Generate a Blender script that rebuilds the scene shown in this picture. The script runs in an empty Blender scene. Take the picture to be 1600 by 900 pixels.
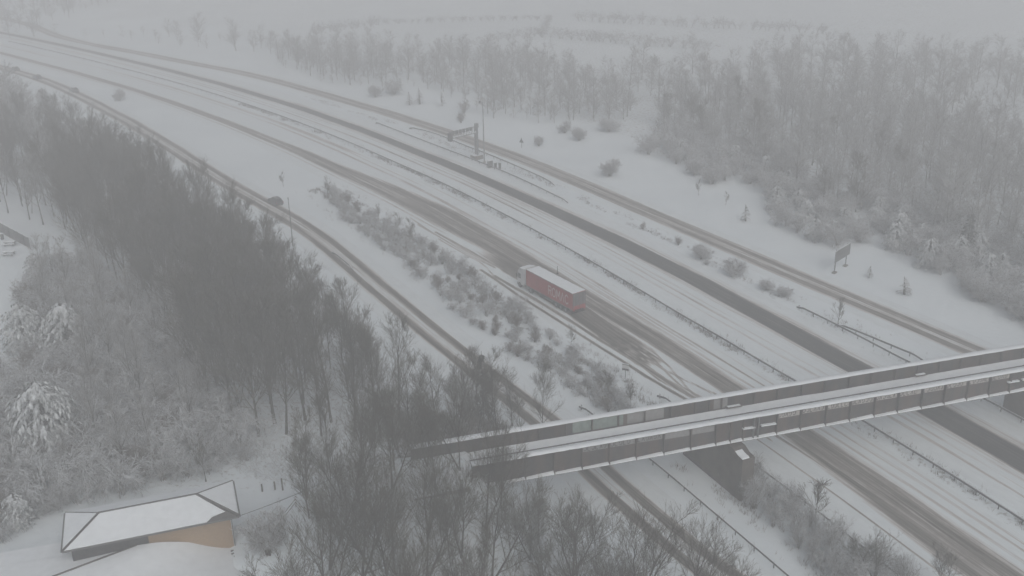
import bpy, math, random
import numpy as np
from mathutils import Matrix, Vector

R = math.radians
scene = bpy.context.scene
COL = scene.collection

# ------------------------------------------------------------------ camera
cam_data = bpy.data.cameras.new('camera')
cam = bpy.data.objects.new('camera', cam_data)
COL.objects.link(cam)
scene.camera = cam
PITCH, ROLL, CAM_H = R(22.5), R(1.2), 69.0
fw = Vector((0, math.cos(PITCH), -math.sin(PITCH)))
up0 = Vector((0, math.sin(PITCH), math.cos(PITCH)))
rt0 = Vector((1, 0, 0))
up = up0 * math.cos(ROLL) + rt0 * math.sin(ROLL)
rt = rt0 * math.cos(ROLL) - up0 * math.sin(ROLL)
cam.matrix_world = Matrix(((rt.x, up.x, -fw.x, 0), (rt.y, up.y, -fw.y, 0), (rt.z, up.z, -fw.z, CAM_H), (0, 0, 0, 1)))
cam_data.sensor_width = 36
cam_data.lens = 37.125
cam_data.clip_start = 0.5
cam_data.clip_end = 8000

# ------------------------------------------------------------------ sky, sun, exposure
SUN_EL, SUN_AZ = R(38), R(160)
world = bpy.data.worlds.new('World')
scene.world = world
world.use_nodes = True
wn = world.node_tree.nodes
wl = world.node_tree.links
wn.clear()
sky = wn.new('ShaderNodeTexSky')
sky.sky_type = 'NISHITA'
sky.sun_disc = False
sky.sun_elevation = SUN_EL
sky.sun_rotation = SUN_AZ
sky.air_density = 1.0
sky.dust_density = 6.0
sky.ozone_density = 1.0
hs = wn.new('ShaderNodeHueSaturation')          # overcast: the cloud deck takes the blue out of the sky
hs.inputs['Saturation'].default_value = 0.32
bg = wn.new('ShaderNodeBackground')
bg.inputs['Strength'].default_value = 0.10
wo = wn.new('ShaderNodeOutputWorld')
wl.new(sky.outputs[0], hs.inputs['Color'])
wl.new(hs.outputs[0], bg.inputs['Color'])
wl.new(bg.outputs[0], wo.inputs['Surface'])
sun_data = bpy.data.lights.new('sun', 'SUN')
sun_data.energy = 0.5
sun_data.angle = R(60)
sun_data.color = (1.0, 0.98, 0.96)
sun = bpy.data.objects.new('sun', sun_data)
sun.rotation_euler = (R(90) - SUN_EL, 0, R(180) - SUN_AZ)
COL.objects.link(sun)

scene.view_settings.view_transform = 'Standard'
scene.view_settings.look = 'None'
scene.view_settings.exposure = -0.17
scene.view_settings.gamma = 1.0
cy = scene.cycles
cy.max_bounces = 5
cy.diffuse_bounces = 2
cy.glossy_bounces = 2
cy.transmission_bounces = 2
cy.volume_bounces = 2
cy.transparent_max_bounces = 4
cy.caustics_reflective = False
cy.caustics_refractive = False
cy.use_adaptive_sampling = False
cy.use_denoising = True
try:
    cy.denoiser = 'OPENIMAGEDENOISE'
    cy.denoising_input_passes = 'RGB_ALBEDO_NORMAL'
    cy.denoising_prefilter = 'ACCURATE'
except Exception:
    pass

# ------------------------------------------------------------------ materials
MATS = {}


def new_mat(name):
    m = bpy.data.materials.new(name)
    m.use_nodes = True
    nt = m.node_tree
    b = nt.nodes['Principled BSDF']
    MATS[name] = m
    return m, nt, b


def noise(nt, scale, detail=4, rough=0.6, vec=None, dims='3D'):
    n = nt.nodes.new('ShaderNodeTexNoise')
    n.inputs['Scale'].default_value = scale
    n.inputs['Detail'].default_value = detail
    n.inputs['Roughness'].default_value = rough
    if vec is not None:
        nt.links.new(vec, n.inputs['Vector'])
    return n.outputs['Fac']


def ramp(nt, fac, stops):
    r = nt.nodes.new('ShaderNodeValToRGB')
    e = r.color_ramp.elements
    while len(e) > 1:
        e.remove(e[-1])
    e[0].position = stops[0][0]
    e[0].color = (*stops[0][1], 1) if len(stops[0][1]) == 3 else stops[0][1]
    for p, c in stops[1:]:
        x = e.new(p)
        x.color = (*c, 1)
    nt.links.new(fac, r.inputs['Fac'])
    return r.outputs['Color']


def math_n(nt, op, a, b=None, c=None, clamp=False):
    n = nt.nodes.new('ShaderNodeMath')
    n.operation = op
    n.use_clamp = clamp
    for i, v in enumerate((a, b, c)):
        if v is None:
            continue
        if isinstance(v, (int, float)):
            n.inputs[i].default_value = v
        else:
            nt.links.new(v, n.inputs[i])
    return n.outputs[0]


def mix_rgb(nt, fac, a, b):
    n = nt.nodes.new('ShaderNodeMix')
    n.data_type = 'RGBA'
    for sock, v in ((n.inputs[0], fac), (n.inputs[6], a), (n.inputs[7], b)):
        if isinstance(v, tuple):
            sock.default_value = (*v, 1)
        elif isinstance(v, (int, float)):
            sock.default_value = v
        else:
            nt.links.new(v, sock)
    return n.outputs[2]


def geo_pos(nt):
    return nt.nodes.new('ShaderNodeNewGeometry').outputs['Position']


def geo_nz(nt):
    g = nt.nodes.new('ShaderNodeNewGeometry')
    s = nt.nodes.new('ShaderNodeSeparateXYZ')
    nt.links.new(g.outputs['Normal'], s.inputs[0])
    return s.outputs['Z']


def obj_pos(nt):
    return nt.nodes.new('ShaderNodeTexCoord').outputs['Object']


SNOW = (0.75, 0.785, 0.81)


def mat_plain(name, col, rough=0.7, var=0.25, scale=3.0, metal=0.0, spec=0.3):
    m, nt, b = new_mat(name)
    n = noise(nt, scale, 4, 0.6, obj_pos(nt))
    lo = tuple(c * (1 - var) for c in col)
    hi = tuple(min(1, c * (1 + var)) for c in col)
    nt.links.new(ramp(nt, n, [(0.3, lo), (0.7, hi)]), b.inputs['Base Color'])
    b.inputs['Roughness'].default_value = rough
    b.inputs['Metallic'].default_value = metal
    b.inputs['Specular IOR Level'].default_value = spec
    return m


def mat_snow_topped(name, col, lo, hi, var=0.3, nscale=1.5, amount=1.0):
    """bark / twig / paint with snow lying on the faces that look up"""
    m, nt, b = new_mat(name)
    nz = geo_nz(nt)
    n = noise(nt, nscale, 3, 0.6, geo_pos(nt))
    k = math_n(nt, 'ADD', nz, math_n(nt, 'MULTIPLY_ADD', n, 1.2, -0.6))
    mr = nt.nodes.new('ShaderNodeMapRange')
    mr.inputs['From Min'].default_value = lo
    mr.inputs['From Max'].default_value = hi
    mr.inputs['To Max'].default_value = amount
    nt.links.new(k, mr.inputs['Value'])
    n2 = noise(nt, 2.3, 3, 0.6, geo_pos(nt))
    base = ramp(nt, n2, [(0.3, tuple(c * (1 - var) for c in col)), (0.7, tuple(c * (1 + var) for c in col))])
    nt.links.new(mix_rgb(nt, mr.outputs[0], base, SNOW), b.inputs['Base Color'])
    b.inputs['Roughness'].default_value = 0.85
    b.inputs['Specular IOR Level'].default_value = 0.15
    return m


def mat_snow_ground():
    m, nt, b = new_mat('snow_ground')
    p = geo_pos(nt)
    n1 = noise(nt, 0.05, 4, 0.55, p)
    n2 = noise(nt, 1.3, 6, 0.7, p)
    c = ramp(nt, n1, [(0.3, (0.69, 0.745, 0.775)), (0.7, (0.755, 0.81, 0.835))])
    at = nt.nodes.new('ShaderNodeAttribute')
    at.attribute_name = 'litter'
    thr = math_n(nt, 'MULTIPLY_ADD', at.outputs['Fac'], 0.30, 0.0)
    k = math_n(nt, 'ADD', n2, thr)
    spot = nt.nodes.new('ShaderNodeMapRange')
    spot.inputs['From Min'].default_value = 0.70
    spot.inputs['From Max'].default_value = 0.86
    spot.inputs['To Max'].default_value = 0.75
    nt.links.new(k, spot.inputs['Value'])
    col = mix_rgb(nt, spot.outputs[0], c, (0.20, 0.17, 0.13))
    nt.links.new(col, b.inputs['Base Color'])
    b.inputs['Roughness'].default_value = 0.9
    b.inputs['Specular IOR Level'].default_value = 0.1
    bm = nt.nodes.new('ShaderNodeBump')
    bm.inputs['Strength'].default_value = 0.5
    bm.inputs['Distance'].default_value = 0.25
    nt.links.new(noise(nt, 0.9, 6, 0.65, p), bm.inputs['Height'])
    nt.links.new(bm.outputs[0], b.inputs['Normal'])
    return m


def mat_slush(name, dark, mid):
    """snow, churned slush and wet asphalt: the attribute 'slush' says how far the wheels wore through"""
    m, nt, b = new_mat(name)
    uv = nt.nodes.new('ShaderNodeUVMap')
    mp = nt.nodes.new('ShaderNodeMapping')
    mp.inputs['Scale'].default_value = (2.6, 0.035, 1)
    nt.links.new(uv.outputs[0], mp.inputs['Vector'])
    st = noise(nt, 1.0, 6, 0.65, mp.outputs[0])
    mp2 = nt.nodes.new('ShaderNodeMapping')
    mp2.inputs['Scale'].default_value = (1.2, 0.35, 1)
    nt.links.new(uv.outputs[0], mp2.inputs['Vector'])
    bl = noise(nt, 1.0, 5, 0.7, mp2.outputs[0])
    at = nt.nodes.new('ShaderNodeAttribute')
    at.attribute_name = 'slush'
    a = at.outputs['Fac']
    # streaks only show where there is slush at all
    w = math_n(nt, 'MULTIPLY', a, math_n(nt, 'SUBTRACT', 1.0, math_n(nt, 'MULTIPLY', a, 0.8)))
    mp3 = nt.nodes.new('ShaderNodeMapping')
    mp3.inputs['Scale'].default_value = (7.0, 0.12, 1)
    nt.links.new(uv.outputs[0], mp3.inputs['Vector'])
    fine = noise(nt, 1.0, 4, 0.7, mp3.outputs[0])
    k = math_n(nt, 'MULTIPLY_ADD', math_n(nt, 'SUBTRACT', st, 0.5), math_n(nt, 'MULTIPLY', w, 5.2), a)
    k = math_n(nt, 'MULTIPLY_ADD', math_n(nt, 'SUBTRACT', bl, 0.5), math_n(nt, 'MULTIPLY', w, 1.6), k, clamp=True)
    k = math_n(nt, 'MULTIPLY_ADD', math_n(nt, 'SUBTRACT', fine, 0.5), math_n(nt, 'MULTIPLY', w, 3.0), k, clamp=True)
    snow = ramp(nt, bl, [(0.3, (0.655, 0.70, 0.72)), (0.7, (0.74, 0.79, 0.81))])
    c = nt.nodes.new('ShaderNodeValToRGB')
    e = c.color_ramp.elements
    e[0].position = 0.10
    e[0].color = (0.72, 0.77, 0.79, 1)
    e[1].position = 1.0
    e[1].color = (*dark, 1)
    x = e.new(0.35)
    x.color = (0.50, 0.48, 0.46, 1)
    x = e.new(0.62)
    x.color = (*mid, 1)
    nt.links.new(k, c.inputs['Fac'])
    nt.links.new(mix_rgb(nt, math_n(nt, 'GREATER_THAN', k, 0.10), snow, c.outputs[0]), b.inputs['Base Color'])
    b.inputs['Roughness'].default_value = 0.75
    b.inputs['Specular IOR Level'].default_value = 0.2
    bm = nt.nodes.new('ShaderNodeBump')
    bm.inputs['Strength'].default_value = 0.5
    bm.inputs['Distance'].default_value = 0.1
    nt.links.new(k, bm.inputs['Height'])
    bm.invert = True
    nt.links.new(bm.outputs[0], b.inputs['Normal'])
    return m


mat_snow_ground()
mat_slush('slush_dark', (0.05, 0.049, 0.048), (0.21, 0.20, 0.19))
mat_slush('slush_brown', (0.085, 0.076, 0.066), (0.24, 0.222, 0.202))
mat_plain('snow', SNOW, 0.9, 0.04, 1.2, spec=0.1)
mat_snow_topped('bark', (0.046, 0.041, 0.029), 0.70, 1.2, amount=0.75)
mat_snow_topped('twig', (0.068, 0.059, 0.039), 0.75, 1.3, amount=0.5)
mat_snow_topped('frost_twig', (0.12, 0.105, 0.09), -0.05, 0.55, amount=0.95)
mat_snow_topped('pale_twig', (0.14, 0.13, 0.112), 0.0, 0.8, amount=0.65)
mat_snow_topped('brown_twig', (0.11, 0.085, 0.066), 0.55, 1.15, amount=0.6)
mat_snow_topped('needle', (0.055, 0.062, 0.048), 0.15, 0.8, amount=0.82)
mat_snow_topped('dark_needle', (0.03, 0.034, 0.027), 0.85, 1.4, amount=0.5)
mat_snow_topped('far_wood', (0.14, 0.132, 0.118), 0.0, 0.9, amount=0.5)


def mat_steel():
    m, nt, b = new_mat('girder_paint')
    p = obj_pos(nt)
    base = ramp(nt, noise(nt, 0.7, 5, 0.65, p), [(0.3, (0.035, 0.034, 0.033)), (0.7, (0.065, 0.062, 0.059))])
    mp = nt.nodes.new('ShaderNodeMapping')
    mp.inputs['Scale'].default_value = (1.6, 1, 0.28)
    nt.links.new(p, mp.inputs['Vector'])
    rust = nt.nodes.new('ShaderNodeMapRange')
    rust.inputs['From Min'].default_value = 0.44
    rust.inputs['From Max'].default_value = 0.80
    rust.inputs['To Max'].default_value = 0.7
    nt.links.new(noise(nt, 0.55, 6, 0.7, mp.outputs[0]), rust.inputs['Value'])
    nt.links.new(mix_rgb(nt, rust.outputs[0], base, (0.15, 0.085, 0.055)), b.inputs['Base Color'])
    b.inputs['Roughness'].default_value = 0.75
    return m


mat_steel()
mat_plain('graffiti_pale', (0.42, 0.40, 0.38), 0.8, 0.25, 3.0)
mat_plain('graffiti_grey', (0.26, 0.26, 0.26), 0.8, 0.15, 3.0)
mat_plain('graffiti_green', (0.22, 0.27, 0.25), 0.8, 0.3, 1.2)
mat_plain('graffiti_dark', (0.03, 0.03, 0.03), 0.8, 0.2, 3.0)
mat_plain('concrete', (0.15, 0.135, 0.118), 0.9, 0.3, 0.8)
mat_plain('pier_concrete', (0.085, 0.073, 0.062), 0.9, 0.35, 0.7)
mat_plain('galvanised', (0.17, 0.175, 0.18), 0.6, 0.2, 2.0, metal=0.2)
mat_plain('dark_metal', (0.07, 0.07, 0.072), 0.6, 0.2, 2.0)
mat_plain('mid_metal', (0.17, 0.175, 0.18), 0.6, 0.2, 2.0)
mat_plain('black', (0.02, 0.02, 0.021), 0.6, 0.2, 3.0)
mat_plain('rubber', (0.022, 0.022, 0.022), 0.85, 0.2, 6.0)
mat_plain('trailer_red', (0.31, 0.020, 0.020), 0.45, 0.14, 0.6)
mat_plain('door_dark', (0.11, 0.10, 0.105), 0.6, 0.2, 1.0)
mat_plain('letter_grey', (0.50, 0.40, 0.39), 0.6, 0.06, 1.0)
mat_plain('cab_white', (0.55, 0.56, 0.57), 0.4, 0.1, 1.0)
mat_plain('glass_dark', (0.02, 0.023, 0.025), 0.12, 0.1, 1.0, spec=0.5)
mat_plain('car_dark', (0.035, 0.036, 0.04), 0.35, 0.1, 1.0, spec=0.5)
mat_plain('lamp_red', (0.30, 0.02, 0.02), 0.4, 0.1, 1.0)
mat_plain('timber', (0.10, 0.085, 0.07), 0.85, 0.3, 4.0)
mat_plain('fence_grey', (0.13, 0.135, 0.135), 0.85, 0.25, 1.0)
mat_plain('tile_dark', (0.10, 0.095, 0.09), 0.85, 0.35, 6.0)
mat_plain('fascia', (0.13, 0.13, 0.13), 0.6, 0.15, 2.0)
mat_plain('cladding_grey', (0.20, 0.20, 0.20), 0.7, 0.15, 2.0)


def mat_brick():
    m, nt, b = new_mat('brick_wall')
    bt = nt.nodes.new('ShaderNodeTexBrick')
    tc = nt.nodes.new('ShaderNodeTexCoord')
    mp = nt.nodes.new('ShaderNodeMapping')
    mp.inputs['Rotation'].default_value = (R(90), 0, 0)
    nt.links.new(tc.outputs['Object'], mp.inputs['Vector'])
    nt.links.new(mp.outputs[0], bt.inputs['Vector'])
    bt.inputs['Color1'].default_value = (0.36, 0.235, 0.125, 1)
    bt.inputs['Color2'].default_value = (0.30, 0.19, 0.10, 1)
    bt.inputs['Mortar'].default_value = (0.30, 0.26, 0.21, 1)
    bt.inputs['Scale'].default_value = 1.0
    bt.inputs['Brick Width'].default_value = 0.225
    bt.inputs['Row Height'].default_value = 0.075
    bt.inputs['Mortar Size'].default_value = 0.01
    nt.links.new(bt.outputs['Color'], b.inputs['Base Color'])
    b.inputs['Roughness'].default_value = 0.9


mat_brick()

# ------------------------------------------------------------------ helpers


def tag(o, label=None, cat=None, group=None, kind=None):
    if label:
        o['label'] = label
    if cat:
        o['category'] = cat
    if group:
        o['group'] = group
    if kind:
        o['kind'] = kind
    return o


def empty(name, loc=(0, 0, 0), rz=0.0, parent=None):
    o = bpy.data.objects.new(name, None)
    o.empty_display_size = 0.3
    o.location = loc
    o.rotation_euler = (0, 0, rz)
    o.parent = parent
    COL.objects.link(o)
    return o


def link(name, me, parent=None, loc=None, rz=None):
    o = bpy.data.objects.new(name, me)
    o.parent = parent
    if loc is not None:
        o.location = loc
    if rz is not None:
        o.rotation_euler = (0, 0, rz)
    COL.objects.link(o)
    return o


def np_mesh(name, verts, faces, mat, smooth=False, attrs=None, uv=None):
    """verts (N,3); faces: list of arrays (M,k)"""
    me = bpy.data.meshes.new(name)
    verts = np.asarray(verts, dtype=np.float32)
    me.vertices.add(len(verts))
    me.vertices.foreach_set('co', verts.ravel())
    loops, starts, tot = [], [], 0
    for f in faces:
        f = np.asarray(f, dtype=np.int32)
        if len(f) == 0:
            continue
        k = f.shape[1]
        loops.append(f.ravel())
        starts.append(tot + np.arange(len(f), dtype=np.int32) * k)
        tot += f.size
    loops = np.concatenate(loops)
    starts = np.concatenate(starts).astype(np.int32)
    me.loops.add(len(loops))
    me.loops.foreach_set('vertex_index', loops)
    me.polygons.add(len(starts))
    me.polygons.foreach_set('loop_start', starts)
    if smooth:
        me.polygons.foreach_set('use_smooth', np.ones(len(starts), dtype=bool))
    if attrs:
        for an, av in attrs.items():
            a = me.attributes.new(an, 'FLOAT', 'POINT')
            a.data.foreach_set('value', np.asarray(av, dtype=np.float32))
    if uv is not None:
        l = me.uv_layers.new(name='UVMap')
        l.data.foreach_set('uv', np.asarray(uv, dtype=np.float32)[loops].ravel())
    me.update(calc_edges=True)
    me.validate()
    for mm in (mat if isinstance(mat, (list, tuple)) else [mat]):
        me.materials.append(MATS[mm])
    return me


class MB:
    """collects shapes of ONE part"""

    def __init__(self):
        self.v, self.f = [], []

    def add(self, vs, fs):
        o = len(self.v)
        self.v += [tuple(v) for v in vs]
        self.f += [tuple(i + o for i in f) for f in fs]
        return self

    def box(self, c, s, rz=0.0, rx=0.0, ry=0.0, taper=1.0):
        M = Matrix.Translation(c) @ Matrix.Rotation(rz, 4, 'Z') @ Matrix.Rotation(ry, 4, 'Y') @ Matrix.Rotation(rx, 4, 'X')
        hx, hy, hz = s[0] / 2, s[1] / 2, s[2] / 2
        vs = []
        for z, k in ((-hz, 1.0), (hz, taper)):
            for x, y in ((-hx, -hy), (hx, -hy), (hx, hy), (-hx, hy)):
                vs.append(M @ Vector((x * k, y * k, z)))
        return self.add(vs, [(0, 3, 2, 1), (4, 5, 6, 7), (0, 1, 5, 4), (1, 2, 6, 5), (2, 3, 7, 6), (3, 0, 4, 7)])

    def bar(self, a, b, w, h=None):
        h = h or w
        a, b = Vector(a), Vector(b)
        d = (b - a)
        L = d.length
        d.normalize()
        x = d.cross(Vector((0, 0, 1)))
        if x.length < 1e-4:
            x = Vector((1, 0, 0))
        x.normalize()
        y = x.cross(d)
        vs = [p + x * (sx * w / 2) + y * (sy * h / 2) for p in (a, b) for sx, sy in ((-1, -1), (1, -1), (1, 1), (-1, 1))]
        return self.add(vs, [(0, 1, 2, 3), (7, 6, 5, 4), (0, 4, 5, 1), (1, 5, 6, 2), (2, 6, 7, 3), (3, 7, 4, 0)])

    def tube(self, pts, radii, n=8, caps=True):
        pts = [Vector(p) for p in pts]
        if isinstance(radii, (int, float)):
            radii = [radii] * len(pts)
        d = (pts[-1] - pts[0]).normalized()
        x = d.cross(Vector((0, 0, 1)))
        if x.length < 1e-3:
            x = Vector((1, 0, 0))
        x.normalize()
        y = d.cross(x)
        vs, fs = [], []
        for p, r in zip(pts, radii):
            for i in range(n):
                a = 2 * math.pi * i / n
                vs.append(p + x * (math.cos(a) * r) + y * (math.sin(a) * r))
        for j in range(len(pts) - 1):
            for i in range(n):
                fs.append((j * n + i, j * n + (i + 1) % n, (j + 1) * n + (i + 1) % n, (j + 1) * n + i))
        if caps:
            fs.append(tuple(range(n - 1, -1, -1)))
            fs.append(tuple((len(pts) - 1) * n + i for i in range(n)))
        return self.add(vs, fs)

    def prism(self, poly, axis, lo, hi):
        """poly: list of (a,b) in the plane across axis ('x','y','z')"""
        n = len(poly)
        vs = []
        for t in (lo, hi):
            for a, b in poly:
                vs.append({'x': (t, a, b), 'y': (a, t, b), 'z': (a, b, t)}[axis])
        fs = [tuple(range(n - 1, -1, -1)), tuple(range(n, 2 * n))]
        fs += [(i, (i + 1) % n, n + (i + 1) % n, n + i) for i in range(n)]
        return self.add(vs, fs)

    def mesh(self, name, mat, smooth=False):
        me = bpy.data.meshes.new(name)
        me.from_pydata(self.v, [], self.f)
        me.update()
        me.validate()
        import bmesh
        bm = bmesh.new()
        bm.from_mesh(me)
        bmesh.ops.recalc_face_normals(bm, faces=bm.faces)
        bm.to_mesh(me)
        bm.free()
        me.materials.append(MATS[mat])
        if smooth:
            me.polygons.foreach_set('use_smooth', [True] * len(me.polygons))
        return me

    def build(self, name, mat, parent=None, smooth=False, loc=None, rz=None):
        return link(name, self.mesh(name, mat, smooth), parent, loc, rz)


def hash2(ix, iy, seed):
    h = (ix.astype(np.int64) * 374761393 + iy.astype(np.int64) * 668265263 + seed * 1442695041) & 0xFFFFFFFF
    h = ((h ^ (h >> 13)) * 1274126177) & 0xFFFFFFFF
    return ((h ^ (h >> 16)) & 0xFFFF) / 65535.0


def vnoise(x, y, seed=0):
    x, y = np.asarray(x, float), np.asarray(y, float)
    ix, iy = np.floor(x), np.floor(y)
    fx, fy = x - ix, y - iy
    fx, fy = fx * fx * (3 - 2 * fx), fy * fy * (3 - 2 * fy)
    a, b = hash2(ix, iy, seed), hash2(ix + 1, iy, seed)
    c, d = hash2(ix, iy + 1, seed), hash2(ix + 1, iy + 1, seed)
    return (a * (1 - fx) + b * fx) * (1 - fy) + (c * (1 - fx) + d * fx) * fy


def fbm(x, y, seed=0, oct=3):
    s, w, t = 0, 1.0, 0
    for i in range(oct):
        s = s + w * vnoise(np.asarray(x) * 2 ** i, np.asarray(y) * 2 ** i, seed + i)
        t += w
        w *= 0.5
    return s / t


def sstep(a, b, x):
    t = np.clip((np.asarray(x, float) - a) / (b - a), 0, 1)
    return t * t * (3 - 2 * t)


def spline(pts, step=1.0, smooth=3):
    """resample a hand-surveyed polyline to even steps and smooth it"""
    p = np.array(pts, float)
    for _ in range(smooth):                      # Chaikin keeps the ends
        q = np.empty((2 * len(p) - 2, 2))
        q[0::2] = p[:-1] * 0.75 + p[1:] * 0.25
        q[1::2] = p[:-1] * 0.25 + p[1:] * 0.75
        p = np.vstack([p[:1], q, p[-1:]])
    s = np.r_[0, np.cumsum(np.linalg.norm(np.diff(p, axis=0), axis=1))]
    n = max(2, int(s[-1] / step) + 1)
    t = np.linspace(0, s[-1], n)
    return np.c_[np.interp(t, s, p[:, 0]), np.interp(t, s, p[:, 1])], t


def normals2(p):
    d = np.gradient(p, axis=0)
    d /= np.linalg.norm(d, axis=1)[:, None]
    return d, np.c_[d[:, 1], -d[:, 0]]           # to the right of travel


# ------------------------------------------------------------------ surveyed road lines (world metres)
CENTRE = [(71.5, 60.0), (63.5, 78.0)] + [(55.2, 95.8), (50.8, 105.7), (45.6, 116.4), (42.2, 123.2), (36.1, 134.7), (30.7, 145.3), (26.4, 153.2),
          (20.3, 165.5), (11.9, 181.6), (0.3, 202.0), (-13.8, 225.8), (-26.9, 244.9), (-41.2, 265.8), (-56.3, 286.2),
          (-74.5, 309.0), (-102.1, 340.9), (-133.4, 373.2), (-169.6, 408.9), (-211.3, 448.2)] + [(-300, 525), (-400, 600)]
CL, CS = spline(CENTRE, 1.0, 3)
CS = CS - CS[np.argmin(np.linalg.norm(CL - np.array((55.2, 95.8)), axis=1))]
CD, CN = normals2(CL)


def su(pts):
    """world points -> (distance along, offset right of) the motorway's centre line"""
    pts = np.atleast_2d(np.asarray(pts, float))
    out_s, out_u = np.empty(len(pts)), np.empty(len(pts))
    for i0 in range(0, len(pts), 4000):
        q = pts[i0:i0 + 4000]
        d2 = ((q[:, None, :] - CL[None, ::2, :]) ** 2).sum(2)
        j = d2.argmin(1) * 2
        out_s[i0:i0 + 4000] = CS[j]
        out_u[i0:i0 + 4000] = ((q - CL[j]) * CN[j]).sum(1)
    return out_s, out_u


def at_su(s, u):
    j = int(np.argmin(np.abs(CS - s)))
    p = CL[j] + CD[j] * (s - CS[j]) + CN[j] * u
    return float(p[0]), float(p[1])


LSLIP = [(38.0, 62.0), (30.0, 76.0)] + [(19.82,89.16), (15.06,98.09), (10.18,107.34), (4.59,119.19), (-2.07,130.59), (-9.86,144.34), (-19.13,160.70), (-28.94,178.79), (-42.47,202.76), (-65.50,233.44), (-95.32,278.21), (-141.74,341.86), (-173.94,377.63)] + [(-260, 455), (-330, 510)]
RSLIP = [(100.0, 62.0), (88.0, 100.0)] + [(69.46,135.21), (66.14,140.67), (60.20,150.94), (53.41,162.26), (45.77,175.42), (36.94,190.17), (26.79,207.64), (14.90,228.63), (0.68,251.34), (-17.09,277.13), (-46.91,314.94), (-85.53,360.12), (-114.22,385.58), (-146.93,414.60), (-183.93,446.30)] + [(-230, 510), (-330, 590)]
LL, LS = spline(LSLIP, 1.0, 3)
RL, RS = spline(RSLIP, 1.0, 3)

# bridge frame: along T, across N (away from the camera), origin at the foot of the near girder's end
BR_O, BR_A = np.array((-4.6, 96.0)), R(15.9)
BT = np.array((math.cos(BR_A), math.sin(BR_A)))
BN = np.array((-math.sin(BR_A), math.cos(BR_A)))


def road_dist(p):
    p = np.atleast_2d(p)
    out = np.full(len(p), 1e9)
    for ln, half in ((CL, 20.0), (LL, 6.0), (RL, 6.0)):
        for i0 in range(0, len(p), 4000):
            q = p[i0:i0 + 4000]
            d = np.sqrt(((q[:, None, :] - ln[None, ::4, :]) ** 2).sum(2).min(1)) - half
            out[i0:i0 + 4000] = np.minimum(out[i0:i0 + 4000], d)
    return np.maximum(out, 0)


def height(p, rd=None):
    p = np.atleast_2d(np.asarray(p, float))
    rd = road_dist(p) if rd is None else rd
    x, y = p[:, 0], p[:, 1]
    k = sstep(1.0, 14.0, rd)
    h = k * (0.5 * (fbm(x / 14, y / 14, 5, 3) - 0.5) + 0.10 * (fbm(x / 3, y / 3, 9, 2) - 0.5))
    far = sstep(60, 300, rd)
    h = h + far * 3.0 * (fbm(x / 120, y / 120, 31, 2) - 0.4)
    # embankment that carries the path up to the bridge
    t = (p - BR_O) @ BT
    n = (p - BR_O) @ BN - 3.15
    top = 7.3 * sstep(-34, -9, t)
    e = np.clip(top - np.maximum(0, np.abs(n) - 3.6) / 1.5, 0, None) * np.clip((6.5 - t) / 5.5, 0, 1)
    return h + e


def hz(x, y):
    return float(height([(x, y)])[0])


# ------------------------------------------------------------------ ground
def grade(lo, hi, a, b, fine, coarse_n):
    """fine steps on [a,b], growing steps out to lo and hi"""
    mid = np.arange(a, b, fine)
    l = a - (a - lo) * (np.linspace(0, 1, coarse_n)[1:] ** 2.5)
    r = b + (hi - b) * (np.linspace(0, 1, coarse_n) ** 2.5)
    return np.r_[l[::-1], mid, r]


gx = grade(-2000, 2000, -140, 130, 1.6, 40)
gy = grade(-400, 2600, 62, 300, 1.6, 40)
X, Y = np.meshgrid(gx, gy)
P2 = np.c_[X.ravel(), Y.ravel()]
rdg = road_dist(P2)
H = height(P2, rdg)
nx, ny = len(gx), len(gy)
i = np.arange(ny - 1)[:, None] * nx + np.arange(nx - 1)[None, :]
F = np.stack([i, i + 1, i + 1 + nx, i + nx], -1).reshape(-1, 4)
gs, gu = su(P2)
lit = 0.25 * sstep(3, 12, rdg) * (fbm(P2[:, 0] / 9, P2[:, 1] / 9, 77, 2))
lit = np.maximum(lit, 0.75 * np.exp(-(gu / 1.6) ** 2))                                        # weeds in the central reservation
lit = np.maximum(lit, 0.8 * sstep(3, 9, -gu - 16 - 3) * sstep(3, 9, 31 + gu) * sstep(178, 150, gs))
lit = np.maximum(lit, 0.5 * np.exp(-((gu - 19.5) / 2.0) ** 2))
left_wood = sstep(6, 14, -gu - 34) * sstep(96, 112, P2[:, 1])
lit = np.maximum(lit, 0.55 * left_wood * sstep(-88, -78, P2[:, 0] + 0.12 * (P2[:, 1] - 150)))
lit = np.maximum(lit, 0.7 * sstep(0, 12, gu - 52))
g_me = np_mesh('ground', np.c_[P2, H], [F], 'snow_ground', True, {'litter': lit})
tag(link('ground', g_me), kind='structure')


# ------------------------------------------------------------------ roads
def band(u, c, w, soft):
    return sstep(w / 2 + soft, max(0.01, w / 2 - soft), np.abs(u - c))


def track_field(sv, uv_, pts, width):
    """slush left by one wheel along a hand-surveyed polyline in (s,u)"""
    out = np.zeros_like(sv)
    for (s0, u0), (s1, u1) in zip(pts[:-1], pts[1:]):
        ds, du = s1 - s0, u1 - u0
        L2 = ds * ds + du * du
        t = np.clip(((sv - s0) * ds + (uv_ - u0) * du) / L2, 0, 1)
        d = np.hypot(sv - s0 - ds * t, uv_ - u0 - du * t)
        out = np.maximum(out, sstep(width, width * 0.35, d))
    return out


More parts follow.
